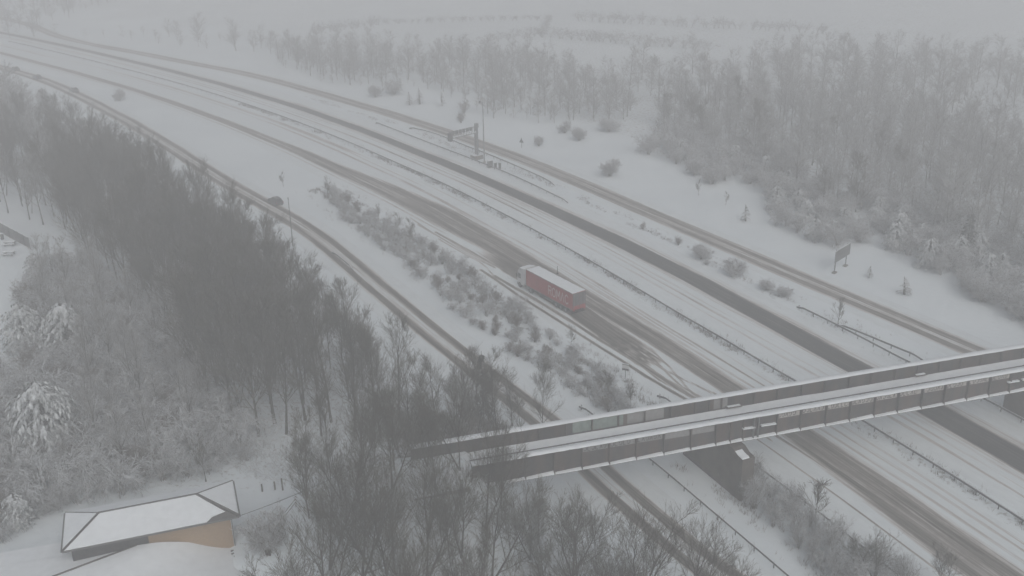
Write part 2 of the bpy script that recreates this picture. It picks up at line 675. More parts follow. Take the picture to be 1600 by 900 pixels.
def ribbon(name, line, ss, u0, u1, du, slush, z0, mat, sidx=None):
    d, n = normals2(line)
    us = np.arange(u0, u1 + du / 2, du)
    P = line[:, None, :] + n[:, None, :] * us[None, :, None]
    S, U = np.broadcast_to(ss[:, None], P.shape[:2]), np.broadcast_to(us[None, :], P.shape[:2])
    a = np.clip(slush(S.ravel().astype(float), U.ravel().astype(float)), 0, 1)
    edge = np.minimum(U - u0, u1 - U).ravel()
    z = z0 + 0.05 * (1 - a) * np.clip(edge / 0.8, 0, 1)
    z = np.where(edge < 1e-6, -0.03, z)
    ns, nu = P.shape[:2]
    i = np.arange(ns - 1)[:, None] * nu + np.arange(nu - 1)[None, :]
    F = np.stack([i, i + 1, i + 1 + nu, i + nu], -1).reshape(-1, 4)
    me = np_mesh(name, np.c_[P.reshape(-1, 2), z], [F], mat, True, {'slush': a}, np.c_[U.ravel(), S.ravel()])
    return tag(link(name, me), kind='structure')


def interp_s(s, ks, vs):
    return np.interp(s, ks, vs)


HS_TRACKS = [
    ([(95, -17.6), (80, -16.4), (70, -15.8), (58, -15.2), (45, -14.6), (38, -14.2)], 0.34, 0.75),
    ([(99, -18.2), (85, -18.2), (70, -17.3), (58, -16.7), (50, -16.4), (40, -15.4)], 0.26, 0.85),
    ([(66, -13.0), (58, -13.2), (50, -13.0), (42, -11.5), (34, -9.5)], 0.20, 0.55),
    ([(66, -14.0), (57, -14.4), (48, -14.5), (40, -13.2), (30, -11.6), (20, -11.2)], 0.22, 0.6),
    ([(60, -12.2), (54, -12.4), (47, -13.6), (41, -14.6), (36, -14.9)], 0.18, 0.5),
    ([(57, -10.8), (50, -12.0), (43, -13.8), (36, -14.2), (28, -12.8)], 0.18, 0.5),
    ([(56, -14.9), (48, -15.4), (41, -14.4), (33, -12.6)], 0.2, 0.55),
    ([(122, -16.0), (112, -15.6), (104, -15.2), (95, -14.6)], 0.3, 0.6),
    ([(128, -16.9), (116, -16.6), (106, -16.4), (99, -15.6)], 0.22, 0.5),
    ([(118, -17.4), (108, -17.0), (103, -16.6), (99, -16.9), (96, -17.6)], 0.18, 0.45),
    ([(133, -16.3), (121, -16.8), (112, -16.2), (100, -15.4)], 0.18, 0.4),
]


def slush_left(s, u):
    ks = [-40, 0, 20, 40, 60, 72, 95, 115, 130, 155, 182, 210, 260, 320, 420, 600]
    lo = interp_s(s, ks, [-13.2, -12.6, -11.6, -10.3, -10.0, -11.0, -12.5, -13.6, -14.4, -15.0, -15.3, -15.4, -15.4, -15.0, -14.8, -15])
    hi = interp_s(s, ks, [-6.3, -6.3, -6.4, -6.3, -6.0, -6.4, -6.6, -6.5, -6.2, -8.4, -10.6, -12.0, -12.6, -12.2, -12.0, -12])
    wob = 0.5 * (fbm(s / 22, s * 0, 3, 2) - 0.5)
    c, w = (lo + hi) / 2 + wob, hi - lo
    a = 0.64 * sstep(w / 2 + 0.8, w / 2 - 1.1, np.abs(u - c)) * (0.85 + 0.3 * fbm(s / 30, u / 1.5, 19, 3))
    # the two wheel paths inside the band are worn through
    for k, amp in ((-0.28, 0.22), (0.26, 0.22)):
        a = a + amp * band(u, c + k * w, 0.9, 0.5) * (fbm(s / 8, u * 2, 12, 2) + 0.3)
    # hard-shoulder churn around the lorry
    hsx = sstep(52, 62, s) * sstep(112, 98, s)
    a = np.maximum(a, 0.86 * hsx * sstep(-15.6, -14.6, u + 0.5 * (fbm(s / 3, s * 0, 8, 2) - 0.5)) * sstep(-10.0, -11.2, u))
    churn = sstep(50, 56, s) * sstep(72, 62, s) * sstep(-16.0, -15.0, u) * sstep(-11, -12, u)
    a = np.maximum(a, churn * (0.3 + 0.7 * sstep(0.35, 0.6, fbm(s / 1.2, u / 0.6, 40, 3))))
    # faint streaks over lanes 2 and 3
    st = sstep(0.50, 0.75, fbm(u * 1.5, s / 70, 21, 3)) * sstep(-1.8, -3.0, u)
    a = np.maximum(a, 0.42 * st * sstep(-7, -5.5, u))
    for c3 in (-3.9, -5.4):
        a = np.maximum(a, 0.30 * band(u, c3 + 0.3 * (fbm(s / 40, s * 0, 33, 2) - 0.5), 0.5, 0.3) * sstep(0.35, 0.6, fbm(s / 45, u * 0, 51, 2)))
    # outer streaks on the hard shoulder side far away
    a = np.maximum(a, 0.35 * band(u, lo - 0.9, 0.5, 0.3) * sstep(110, 130, s))
    for pts, w_, amp in HS_TRACKS:
        a = np.maximum(a, amp * track_field(s, u, pts, w_ * 1.6))
    a = np.maximum(a, 0.6 * band(u, -14.2, 0.22, 0.12) * sstep(40, 25, s))
    return a


def slush_right(s, u):
    wob = 0.35 * (fbm(s / 30, s * 0, 14, 2) - 0.5)
    lo = interp_s(s, [-40, 0, 40, 75, 100, 135, 200, 300, 600], [7.9, 8.0, 9.0, 9.4, 8.9, 8.0, 8.2, 8.6, 8.8])
    hi = interp_s(s, [-40, 0, 40, 75, 100, 135, 200, 300, 600], [12.7, 12.8, 13.2, 13.6, 13.0, 11.6, 11.4, 11.4, 11.4])
    c, w = (lo + hi) / 2 + wob, hi - lo
    a = 1.0 * sstep(w / 2 + 0.35, w / 2 - 0.45, np.abs(u - c))
    a = np.maximum(a, 0.30 * sstep(w / 2 + 2.4, w / 2, np.abs(u - c)))
    for c2, w2, amp in ((4.4, 0.55, 0.50), (5.9, 0.5, 0.42), (7.0, 0.4, 0.30)):
        on = 0.4 + 0.6 * sstep(0.3, 0.6, fbm(s / 50, s * 0 + c2, 61, 2))
        a = np.maximum(a, amp * on * band(u, c2 + 0.4 * (fbm(s / 50, s * 0, 71, 2) - 0.5), w2, 0.3))
    st = sstep(0.5, 0.75, fbm(u * 1.3, s / 70, 90, 3)) * sstep(2.2, 3.4, u)
    a = np.maximum(a, 0.28 * st * sstep(8, 6.5, u))
    return a


def slush_slip(seed, ca, cb, wa, wb, amp, fill):
    def f(s, u):
        wob = 0.5 * (fbm(s / 25, s * 0, seed, 2) - 0.5)
        a = amp * band(u, ca + wob, wa, 0.35)
        a = np.maximum(a, amp * band(u, cb + wob, wb, 0.35))
        far = sstep(90, 170, s)
        a = np.maximum(a, (fill + 0.16 * far) * sstep(2.9, 2.0, np.abs(u - (ca + cb) / 2 - wob)))
        return a * (0.85 + 0.25 * fbm(s / 9, u, seed + 3, 2))
    return f


m_ = (CS > -38)
ribbon('motorway_carriageway', CL[m_], CS[m_], -19.2, -1.6, 0.14, slush_left, 0.03, 'slush_brown')
ribbon('motorway_carriageway', CL[m_], CS[m_], 1.6, 17.2, 0.14, slush_right, 0.03, 'slush_dark')
ribbon('slip_road', LL, LS, -4.6, 4.6, 0.16, slush_slip(101, -1.3, 1.4, 1.35, 1.35, 0.88, 0.22), 0.03, 'slush_brown')
ribbon('slip_road', RL, RS, -4.6, 4.6, 0.16, slush_slip(131, -1.1, 1.2, 1.5, 1.5, 0.72, 0.36), 0.03, 'slush_brown')


# ------------------------------------------------------------------ bridge
bridge = empty('girder_bridge', (BR_O[0], BR_O[1], 0), BR_A)
tag(bridge, 'long steel plate girder bridge with snowy deck crossing the motorway', 'bridge')
Z0, Z1, ZD = 6.0, 8.88, 7.10
T0, T1 = 0.0, 96.0
stiff = [2.6, 5.9, 9.2, 12.4, 15.6, 18.8, 22.1, 25.4, 28.5, 30.3, 31.9, 36.2, 39.3, 42.6, 45.8, 49.1, 52.3, 55.6, 58.8, 62.0, 65.2, 68.2, 71.4, 74.6, 78.0, 81.2, 84.5, 87.7, 91.0]
for which, n0, ta in (('near', 0.0, T0), ('far', 5.45, -5.5)):
    nc = n0 + 0.43
    g = MB()
    g.box(((ta + T1) / 2, nc, (Z0 + Z1) / 2), (T1 - ta, 0.05, Z1 - Z0 - 0.1))
    web = g.build('girder_web', 'girder_paint', bridge)
    MB().box(((ta + T1) / 2, nc, Z1 - 0.03), (T1 - ta, 0.86, 0.07)).build('top_flange', 'girder_paint', bridge)
    MB().box(((ta + T1) / 2, nc, Z0 + 0.03), (T1 - ta, 0.86, 0.07)).build('bottom_flange', 'girder_paint', bridge)
    s = MB()
    rng = random.Random(3)
    k = 150
    vs = []
    for j in range(k + 1):
        t = ta + (T1 - ta) * j / k
        e = 0.07 * rng.random() - 0.03
        d_ = 0.05 * rng.random() * (3 if rng.random() < 0.08 else 1)
        vs += [(t, nc - 0.46 - e, Z1 + 0.01), (t, nc - 0.36 + d_, Z1 + 0.11 + 0.05 * rng.random()), (t, nc + 0.38, Z1 + 0.10 + 0.05 * rng.random()), (t, nc + 0.46 + e, Z1 + 0.01)]
    s.add(vs, [(4 * j + q, 4 * j + q + 1, 4 * j + 5 + q, 4 * j + 4 + q) for j in range(k) for q in range(3)])
    s.build('snow_cap', 'snow', bridge, True)
    prev = ta
    for j, t in enumerate(stiff):
        o = MB()
        for sd in (-1, 1):
            o.box((t, nc + sd * 0.20, (Z0 + Z1) / 2), (0.045, 0.34, Z1 - Z0 - 0.14))
            o.box((t, nc + sd * 0.375, (Z0 + Z1) / 2), (0.12, 0.03, Z1 - Z0 - 0.14))
        o.build('stiffener', 'girder_paint', web)
        if which == 'near':
            w = MB()
            L = t - prev - 0.10
            e = (0.10 + 0.10 * random.Random(j).random())
            nseg = 4
            vv = []
            for q in range(nseg + 1):
                tt = prev + 0.05 + L * q / nseg
                hh = e * (0.55 + 0.9 * q / nseg)
                vv += [(tt, nc - 0.44, Z0 + 0.065), (tt, nc - 0.36, Z0 + 0.065 + 0.6 * hh), (tt, nc - 0.03, Z0 + 0.065 + hh)]
            w.add(vv, [(3 * q + i2, 3 * q + i2 + 1, 3 * q + 4 + i2, 3 * q + 3 + i2) for q in range(nseg) for i2 in range(2)])
            w.build('snow_ledge', 'snow', web)
        prev = t
    if which == 'near':
        # pale painted band with graffiti letters along the top of the panels
        rng = random.Random(11)
        edges = list(zip(stiff[:-1], stiff[1:]))
        for (a, b) in edges:
            if a < 12 or a > 66 or 28.0 < a < 32.5:
                continue
            plain = 22 < a < 28.4
            yf = nc - 0.029
            zb, zt = (Z1 - 1.05, Z1 - 0.12) if plain else (Z1 - 0.80 - 0.1 * rng.random(), Z1 - 0.14)
            r_ = MB()
            r_.add([(a + 0.12, yf, zb), (b - 0.12, yf, zb - 0.03), (b - 0.12, yf, zt), (a + 0.12, yf, zt)], [(0, 1, 2, 3)])
            pb = r_.build('painted_band', 'graffiti_grey' if a < 36 else 'graffiti_pale', web)
            pb['kind'] = 'stuff'
            if plain:
                continue
            st = MB()
            yl = yf - 0.004
            x = a + 0.25
            while x < b - 0.55:
                w_ = 0.30 + 0.12 * rng.random()
                typ = rng.randrange(4)
                zc, hh = (zb + zt) / 2, (zt - zb) * 0.36
                ring = [(x + w_ / 2 + math.cos(q) * w_ * 0.42, zc + math.sin(q) * hh) for q in np.linspace(-2.6, 3.2, 9)]
                if typ == 0:
                    pl = ring
                elif typ == 1:
                    pl = [(x, zc + hh), (x, zc - hh), (x + w_ * 0.8, zc - hh)]
                elif typ == 2:
                    pl = [(x, zc - hh), (x + w_ / 2, zc + hh), (x + w_ * 0.85, zc - hh)]
                else:
                    pl = ring[:7]
                for (x0, z0), (x1, z1) in zip(pl[:-1], pl[1:]):
                    dx, dz = x1 - x0, z1 - z0
                    l_ = math.hypot(dx, dz) or 1
                    ox, oz = -dz / l_ * 0.045, dx / l_ * 0.045
                    st.add([(x0 + ox, yl, z0 + oz), (x0 - ox, yl, z0 - oz), (x1 - ox, yl, z1 - oz), (x1 + ox, yl, z1 + oz)], [(0, 1, 2, 3)])
                x += w_ + 0.12
            st.build('graffiti_lettering', 'graffiti_dark', web)['kind'] = 'stuff'
    else:
        yf = nc - 0.029
        for a, b, mt in ((13.3, 19.5, 'graffiti_green'), (20.0, 24.6, 'graffiti_grey'), (31.0, 32.8, 'graffiti_grey')):
            MB().add([(a, yf, ZD + 0.15), (b, yf, ZD + 0.15), (b, yf, Z1 - 0.16), (a, yf, Z1 - 0.12)], [(0, 1, 2, 3)]).build('graffiti_patch', mt, web)['kind'] = 'stuff'

# bearing plates and splice at the joint over the pier
for t in (33.2, 33.8):
    MB().box((t, 0.20, 7.5), (0.09, 0.40, 2.6)).build('splice_angle', 'mid_metal', bridge)
for t, n, L in ((32.6, 0.18, 1.5), (35.1, 0.18, 1.9), (68.6, 0.18, 1.6), (70.6, 0.18, 1.4)):
    b = MB().box((t, n, 7.45), (L, 0.34, 0.06)).build('ledge_plate', 'girder_paint', bridge)
    MB().box((t, n, 7.56), (L, 0.34, 0.16), ry=0.04).build('ledge_snow', 'snow', b)
for t, L in ((33.3, 2.0), (59.0, 1.6)):
    b = MB().box((t, 5.22, 7.58), (L, 0.5, 0.10)).build('inner_ledge', 'girder_paint', bridge)
    MB().box((t, 5.22, 7.68), (L * 0.8, 0.36, 0.05)).build('ledge_snow', 'snow', b)
MB().box(((T0 + T1) / 2, 3.16, ZD - 0.28), (T1 - T0, 4.6, 0.5)).build('deck', 'pier_concrete', bridge)
# snow on the deck, drifted against the girders
nt_, nn_ = 200, 14
tv = np.linspace(-4.0, T1, nt_)
nv = np.linspace(0.87, 5.44, nn_)
TT, NN = np.meshgrid(tv, nv, indexing='ij')
zz = ZD + 0.05 + 0.10 * fbm(TT / 3.0, NN / 0.8, 8, 3) + 0.10 * np.exp(-((NN - 5.44) / 0.4) ** 2) + 0.14 * np.exp(-((NN - 0.87) / 0.4) ** 2)
zz = np.where(TT < -2, zz - 0.02, zz)
i = np.arange(nt_ - 1)[:, None] * nn_ + np.arange(nn_ - 1)[None, :]
F = np.stack([i, i + nn_, i + nn_ + 1, i + 1], -1).reshape(-1, 4)
link('deck_snow', np_mesh('deck_snow', np.c_[TT.ravel(), NN.ravel(), zz.ravel()], [F], 'snow', True), bridge)
MB().bar((T0, 0.97, Z1 + 0.16), (T1, 0.97, Z1 + 0.16), 0.10).build('handrail', 'dark_metal', bridge)
for t in np.arange(2, T1, 6.5):
    MB().bar((t, 0.97, ZD), (t, 0.97, Z1 + 0.12), 0.06).build('handrail_post', 'dark_metal', bridge)


def pier(near_xy, d, length, thick, height_, nm='pier'):
    """wall pier running along the road, its end sticking out past the girder"""
    d = Vector((*d, 0)).normalized()
    root = empty(nm, (near_xy[0], near_xy[1], -0.5), math.atan2(d.y, d.x))
    h = height_ + 0.5
    b = MB().prism([(0, 0), (length, 0), (length, h), (1.9, h), (1.0, h - 0.45), (0, h - 0.55)], 'y', -thick / 2, thick / 2)
    b.build('pier_wall', 'pier_concrete', root)
    MB().prism([(0.1, h - 0.545), (1.0, h - 0.445), (1.6, h - 0.16), (1.0, h - 0.34), (0.2, h - 0.43)], 'y', -thick * 0.1, thick / 2 - 0.05).build('snow_cap', 'snow', root)
    MB().box((2.6, 0, h - 0.13), (0.9, thick * 0.7, 0.25)).build('bearing_shelf', 'concrete', root)
    return root


p1 = pier((26.2, 102.0), (-0.42, 0.905), 11.5, 1.7, 5.96, 'bridge_pier')
tag(p1, 'brown concrete bridge pier with snow cap between the slip road and motorway', 'bridge pier')
p2 = pier((70.5, 110.5), (-0.42, 0.905), 13.0, 1.7, 5.96, 'bridge_pier')
tag(p2, 'concrete bridge pier beyond the dark cleared lane at the frame edge', 'bridge pier')
ab = empty('bridge_abutment', (BR_O[0], BR_O[1], 0), BR_A)
tag(ab, 'stone abutment under the bridge end beside the wooded embankment', 'abutment')
MB().box((0.3, 3.15, 2.6), (2.4, 7.6, 6.7)).build('abutment_wall', 'concrete', ab)
for sd in (-1, 1):
    MB().box((-3.6, 3.15 + sd * 4.1, 3.4), (6.0, 0.6, 7.0)).build('wing_wall', 'concrete', ab)


# ------------------------------------------------------------------ crash barriers
POST_ME = MB().box((0, 0, 0.36), (0.11, 0.07, 0.80)).mesh('post', 'dark_metal')


def barrier(name, pts, label, step=3.2, double=False, hgt=0.62, smooth=2):
    line, s = spline(pts, 1.6, smooth)
    o = np.array((line[0][0], line[0][1]))
    root = empty(name, (o[0], o[1], 0))
    d, n = normals2(line)
    n_sides = (-1, 1) if double else (1,)
    zt = np.full(len(line), hgt)
    zt[-1] -= 0.35
    zt[0] -= 0.35
    for sd in n_sides:
        prof = [(0.04, -0.16), (0.10, -0.08), (0.05, 0.0), (0.10, 0.08), (0.04, 0.16)]
        vs = []
        for (x, y), nn, z in zip(line, n, zt):
            for a, b in prof:
                q = np.array((x, y)) - o + nn * sd * a
                vs.append((q[0], q[1], z + b))
        k = len(prof)
        fs = [(j * k + q, j * k + q + 1, (j + 1) * k + q + 1, (j + 1) * k + q) for j in range(len(line) - 1) for q in range(k - 1)]
        MB().add(vs, fs).build('rail', 'dark_metal', root)
        vs = []
        for (x, y), nn, z in zip(line, n, zt):
            for a, b in ((0.02, 0.165), (0.06, 0.20), (0.11, 0.165)):
                q = np.array((x, y)) - o + nn * sd * a
                vs.append((q[0], q[1], z + b))
        MB().add(vs, [(j * 3 + q, j * 3 + q + 1, j * 3 + q + 4, j * 3 + q + 3) for j in range(len(line) - 1) for q in range(2)]).build('rail_snow', 'snow', root)
    for t in np.arange(0.5, s[-1], step):
        x, y = np.interp(t, s, line[:, 0]), np.interp(t, s, line[:, 1])
        j = min(len(d) - 1, int(t / s[-1] * (len(d) - 1)))
        link('post', POST_ME, root, (x - o[0], y - o[1], 0), math.atan2(d[j][1], d[j][0]))
    tag(root, label, 'crash barrier', 'steel crash barriers')
    return root


m_ = (CS > -20) & (CS < 440)
barrier('crash_barrier', CL[m_][::3], 'long steel crash barrier along the weedy central reservation of the motorway', 3.2, True)
barrier('crash_barrier', [(19.42,126.67), (20.86,124.63), (28.41,108.89), (33.81,97.91), (36.84,90.82), (39.80,84.29)], 'crash barrier passing right behind the brown concrete pier beside the hard shoulder')
barrier('crash_barrier', [(8.64,124.10), (10.15,121.62), (16.59,109.78), (21.67,99.32), (26.03,90.33), (28.59,84.94)], 'crash barrier along the slip road edge in front of the concrete pier')
barrier('crash_barrier', [(45.78,155.46), (49.46,148.58), (53.08,141.30), (55.79,135.44), (62.17,123.90), (65.05,117.49), (67.03,113.14)], 'crash barrier beside the dark lane running under the right of the bridge')
barrier('crash_barrier', [(49.88,148.32), (52.37,145.15), (54.95,141.21), (58.84,135.50)], 'short crash barrier starting at the small bare tree near the bridge')
barrier('crash_barrier', [(-26.75,280.07), (-19.43,273.20), (-9.01,256.29), (-5.92,252.45), (6.37,232.28), (9.84,225.06)], 'crash barrier behind the sign gantry on the far slip road side')
barrier('crash_barrier', [(-36.65,286.71), (-18.69,260.76), (-8.92,246.89), (1.11,232.15), (12.22,212.04)], 'crash barrier in front of the sign gantry and cabinets')
barrier('crash_barrier', [(-33.46,184.98), (-30.97,180.84), (-28.33,175.91)], 'very short low barrier on the wood side of the near slip road')


# ------------------------------------------------------------------ lorry
def lorry():
    fx, fy = -0.545, 0.838
    rear = np.array((10.65, 154.6))
    root = empty('lorry', (rear[0], rear[1], 0.05), math.atan2(fy, fx))   # local +x = forward, +y = left side (towards the verge)
    tag(root, 'articulated lorry with red trailer and snowy roof on the hard shoulder', 'lorry')
    L, W = 13.1, 2.6
    tr = MB().box((L / 2, 0, 2.53), (L, W, 2.90)).build('trailer_box', 'trailer_red', root)
    for sd in (-1, 1):
        MB().bar((0.0, sd * (W / 2 + 0.01), 3.95), (L, sd * (W / 2 + 0.01), 3.95), 0.05, 0.08).build('top_rail', 'galvanised', tr)
        MB().bar((0.0, sd * (W / 2 + 0.012), 1.10), (L, sd * (W / 2 + 0.012), 1.10), 0.05, 0.10).build('bottom_rail', 'galvanised', tr)
        MB().box((6.4, sd * 1.22, 0.72), (5.6, 0.05, 0.50)).build('side_guard', 'black', root)
    # roof snow, slightly crowned
    n1, n2 = 24, 7
    vs = []
    for a in range(n1):
        for b in range(n2):
            x, y = L * a / (n1 - 1), -W / 2 + W * b / (n2 - 1)
            e = min(1.0, 4 * min(a, n1 - 1 - a) / n1 + 0.0) * (1 - (abs(y) / (W / 2)) ** 4)
            vs.append((x, y, 4.0 + 0.13 * e + 0.02 * math.sin(a * 1.7 + b)))
    MB().add(vs, [(a * n2 + b, (a + 1) * n2 + b, (a + 1) * n2 + b + 1, a * n2 + b + 1) for a in range(n1 - 1) for b in range(n2 - 1)]).build('roof_snow', 'snow', tr, True)
    for sd in (-1, 1):
        d = MB().box((-0.03, sd * W / 4, 2.62), (0.05, W / 2 - 0.06, 2.60)).build('rear_door', 'door_dark', root)
        for q in (-0.35, 0.3):
            MB().bar((-0.075, sd * W / 4 + q, 1.4), (-0.075, sd * W / 4 + q, 3.85), 0.04).build('lock_rod', 'mid_metal', d)
        MB().box((-0.07, sd * 0.62, 1.55), (0.02, 1.10, 0.46)).build('red_panel', 'trailer_red', d)
        MB().box((-0.05, sd * 1.05, 0.98), (0.06, 0.35, 0.14)).build('tail_light', 'lamp_red', root)
        MB().box((0.25, sd * 0.95, 0.62), (0.03, 0.55, 0.55)).build('mudflap', 'rubber', root)
    MB().box((0.0, 0, 0.62), (0.10, 2.4, 0.14)).build('underrun_bar', 'black', root)
    ch = MB()
    for sd in (-1, 1):
        ch.bar((0.2, sd * 0.5, 0.93), (L - 0.2, sd * 0.5, 0.93), 0.15, 0.25)
    ch.build('chassis', 'black', root)
    MB().box((8.9, 0.85, 0.62), (1.0, 0.6, 0.55)).build('pallet_box', 'black', root)
    for q in (9.8,):
        for sd in (-1, 1):
            MB().bar((q, sd * 0.75, 0.02), (q, sd * 0.75, 0.9), 0.12).build('landing_leg', 'mid_metal', root)

    def wheel(x, sd, r=0.52, w=0.34):
        y = sd * 1.08
        ty = MB().tube([(x, y - w / 2, r), (x, y - w / 2 + 0.06, r), (x, y + w / 2 - 0.06, r), (x, y + w / 2, r)], [r * 0.88, r, r, r * 0.88], 18).build('wheel', 'rubber', root)
        MB().tube([(x, y + sd * w / 2, r), (x, y + sd * (w / 2 + 0.02), r)], [r * 0.55, r * 0.45], 14).build('rim', 'mid_metal', ty)

    for x in (2.0, 3.3, 4.6):
        for sd in (-1, 1):
            wheel(x, sd)
    # side boards: letters R O M A C read from the verge side
    strokes = {
        'R': [[(0, 0), (0, 1)], [(0, 1), (0.5, 1), (0.68, 0.88), (0.68, 0.64), (0.5, 0.52), (0.1, 0.52)], [(0.32, 0.52), (0.72, 0)]],
        'O': [[(0.4 + 0.4 * math.cos(a), 0.5 + 0.5 * math.sin(a)) for a in np.linspace(0, 2 * math.pi, 17)]],
        'M': [[(0, 0), (0.08, 1), (0.45, 0.3), (0.82, 1), (0.9, 0)]],
        'A': [[(0, 0), (0.38, 1), (0.76, 0)]],
        'C': [[(0.42 + 0.42 * math.cos(a), 0.5 + 0.5 * math.sin(a)) for a in np.linspace(0.75, 2 * math.pi - 0.75, 14)]],
    }
    hgt, x0 = 1.45, 6.6
    for c in 'ROMAC':
        mb = MB()
        wmax = max(p[0] for st in strokes[c] for p in st)
        for st in strokes[c]:
            for (a0, b0), (a1, b1) in zip(st[:-1], st[1:]):
                dx, dz = a1 - a0, b1 - b0
                l_ = math.hypot(dx, dz) or 1
                ox, oz = -dz / l_ * 0.075, dx / l_ * 0.075
                ex, ez = dx / l_ * 0.05, dz / l_ * 0.05
                q = [(a0 + ox - ex, b0 + oz - ez), (a0 - ox - ex, b0 - oz - ez), (a1 - ox + ex, b1 - oz + ez), (a1 + ox + ex, b1 + oz + ez)]
                mb.add([(x0 - a * hgt * 0.76, W / 2 + 0.004, 1.75 + b * hgt) for a, b in q], [(0, 1, 2, 3)])
        mb.build('letter', 'letter_grey', tr)
        x0 -= (wmax + 0.24) * hgt * 0.76
    # pale small print strip on the side guard
    MB().box((6.6, 1.255, 0.72), (2.3, 0.01, 0.16)).build('guard_strip', 'mid_metal', root)
    # tractor unit
    cx = L + 0.75
    cab = MB().prism([(cx, 0.75), (cx + 1.95, 0.55), (cx + 2.05, 1.5), (cx + 1.85, 2.9), (cx + 1.35, 3.55), (cx, 3.72)], 'y', -1.24, 1.24)
    cb = cab.build('cab', 'cab_white', root)
    MB().prism([(cx + 2.045, 1.62), (cx + 2.075, 1.62), (cx + 1.90, 2.84), (cx + 1.87, 2.84)], 'y', -1.12, 1.12).build('windscreen', 'glass_dark', cb)
    for sd in (-1, 1):
        MB().add([(cx + 0.95, sd * 1.245, 1.75), (cx + 1.85, sd * 1.245, 1.7), (cx + 1.70, sd * 1.245, 2.6), (cx + 0.95, sd * 1.245, 2.6)], [(0, 1, 2, 3)]).build('side_window', 'glass_dark', cb)
        MB().box((cx + 1.9, sd * 1.40, 2.2), (0.14, 0.2, 0.6)).build('mirror', 'black', cb)
        MB().box((cx + 2.06, sd * 0.9, 0.85), (0.06, 0.4, 0.2)).build('headlight', 'glass_dark', cb)
        MB().box((cx - 0.02, sd * 1.18, 2.4), (0.7, 0.06, 2.4)).build('side_fairing', 'cab_white', cb)
    MB().box((cx + 2.06, 0, 0.62), (0.16, 2.4, 0.42)).build('bumper', 'black', cb)
    vs = []
    for a, (x, z) in enumerate(((cx, 3.72), (cx + 0.5, 3.68), (cx + 1.0, 3.62), (cx + 1.4, 3.54))):
        for y in (-1.22, -0.7, 0, 0.7, 1.22):
            vs.append((x, y, z + 0.03 + (0.10 if abs(y) < 1 else 0.0)))
    MB().add(vs, [(a * 5 + b, a * 5 + 5 + b, a * 5 + 6 + b, a * 5 + 1 + b) for a in range(3) for b in range(4)]).build('cab_snow', 'snow', cb, True)
    MB().box((L - 0.9, 0, 0.85), (5.2, 0.9, 0.25)).build('tractor_frame', 'black', root)
    for x in (cx + 1.35, L - 1.2):
        for sd in (-1, 1):
            wheel(x, sd)
    MB().box((L - 0.1, 1.0, 0.65), (0.9, 0.5, 0.55)).build('fuel_tank', 'mid_metal', root)


lorry()


# ------------------------------------------------------------------ cars
def car_proto(loc, rz, label, snow=True):
    root = empty('car', (loc[0], loc[1], 0.06), rz)
    tag(root, label, 'car', 'cars on the near slip road')
    side = [(-2.15, 0.35), (-2.2, 0.75), (-2.05, 1.0), (-1.75, 1.52), (-0.9, 1.66), (0.25, 1.60), (0.95, 1.08), (1.95, 0.92), (2.15, 0.7), (2.15, 0.35)]
    body = MB()
    secs = [(-0.90, 0.93), (-0.82, 1.0), (0.82, 1.0), (0.90, 0.93)]
    n = len(side)
    vs = []
    for y, k in secs:
        for x, z in side:
            tz = 0.72 if z > 1.05 else 1.0
            vs.append((x * (k if z < 1.1 else k * 0.99), y * tz, 0.35 + (z - 0.35) * k))
    fs = [tuple(range(n - 1, -1, -1)), tuple(range(3 * n, 4 * n))]
    for j in range(3):
        fs += [(j * n + q, j * n + (q + 1) % n, (j + 1) * n + (q + 1) % n, (j + 1) * n + q) for q in range(n)]
    b = body.add(vs, fs).build('body', 'car_dark', root)
    MB().add([(-2.06, -0.6, 1.04), (-2.06, 0.6, 1.04), (-1.80, 0.52, 1.47), (-1.80, -0.52, 1.47)], [(0, 1, 2, 3)]).build('rear_window', 'glass_dark', b)
    MB().add([(0.98, -0.62, 1.10), (0.98, 0.62, 1.10), (0.32, 0.54, 1.57), (0.32, -0.54, 1.57)], [(0, 1, 2, 3)]).build('windscreen', 'glass_dark', b)
    for sd in (-1, 1):
        MB().box((-2.20, sd * 0.72, 0.82), (0.05, 0.22, 0.18)).build('tail_light', 'lamp_red', b)
        MB().box((2.12, sd * 0.66, 0.74), (0.05, 0.28, 0.14)).build('headlight', 'cab_white', b)
        MB().add([(-1.5, sd * 0.70, 1.12), (0.6, sd * 0.72, 1.10), (0.15, sd * 0.655, 1.5), (-1.3, sd * 0.655, 1.52)], [(0, 1, 2, 3)]).build('side_window', 'glass_dark', b)
        for x in (-1.35, 1.35):
            w = MB().tube([(x, sd * 0.62, 0.32), (x, sd * 0.90, 0.32)], [0.32, 0.32], 14).build('wheel', 'rubber', root)
            MB().tube([(x, sd * 0.90, 0.32), (x, sd * 0.915, 0.32)], [0.20, 0.16], 10).build('rim', 'mid_metal', w)
    if snow:
        MB().prism([(-1.2, 1.64), (-0.8, 1.74), (0.1, 1.70), (0.2, 1.60)], 'y', -0.50, 0.50).build('roof_snow', 'snow', b)
    return root


def slip_heading(p):
    j = int(np.argmin(((LL - np.array(p)) ** 2).sum(1)))
    d, _ = normals2(LL)
    return math.atan2(d[j][1], d[j][0])


for p, lab, sn in (((-50.20,216.27), 'dark car driving along the near slip road beside the wood', False),
                   ((-160.29,361.42), 'faint dark car in the fog where the slip road nears the frame edge', False),
                   ((-174.89,377.74), 'faintest car in the fog at the far end of the slip road', True),
                   ((-139.30,338.67), 'snow covered car ahead of the near bend of the slip road', True)):
    car_proto(p, slip_heading(p), lab, sn)


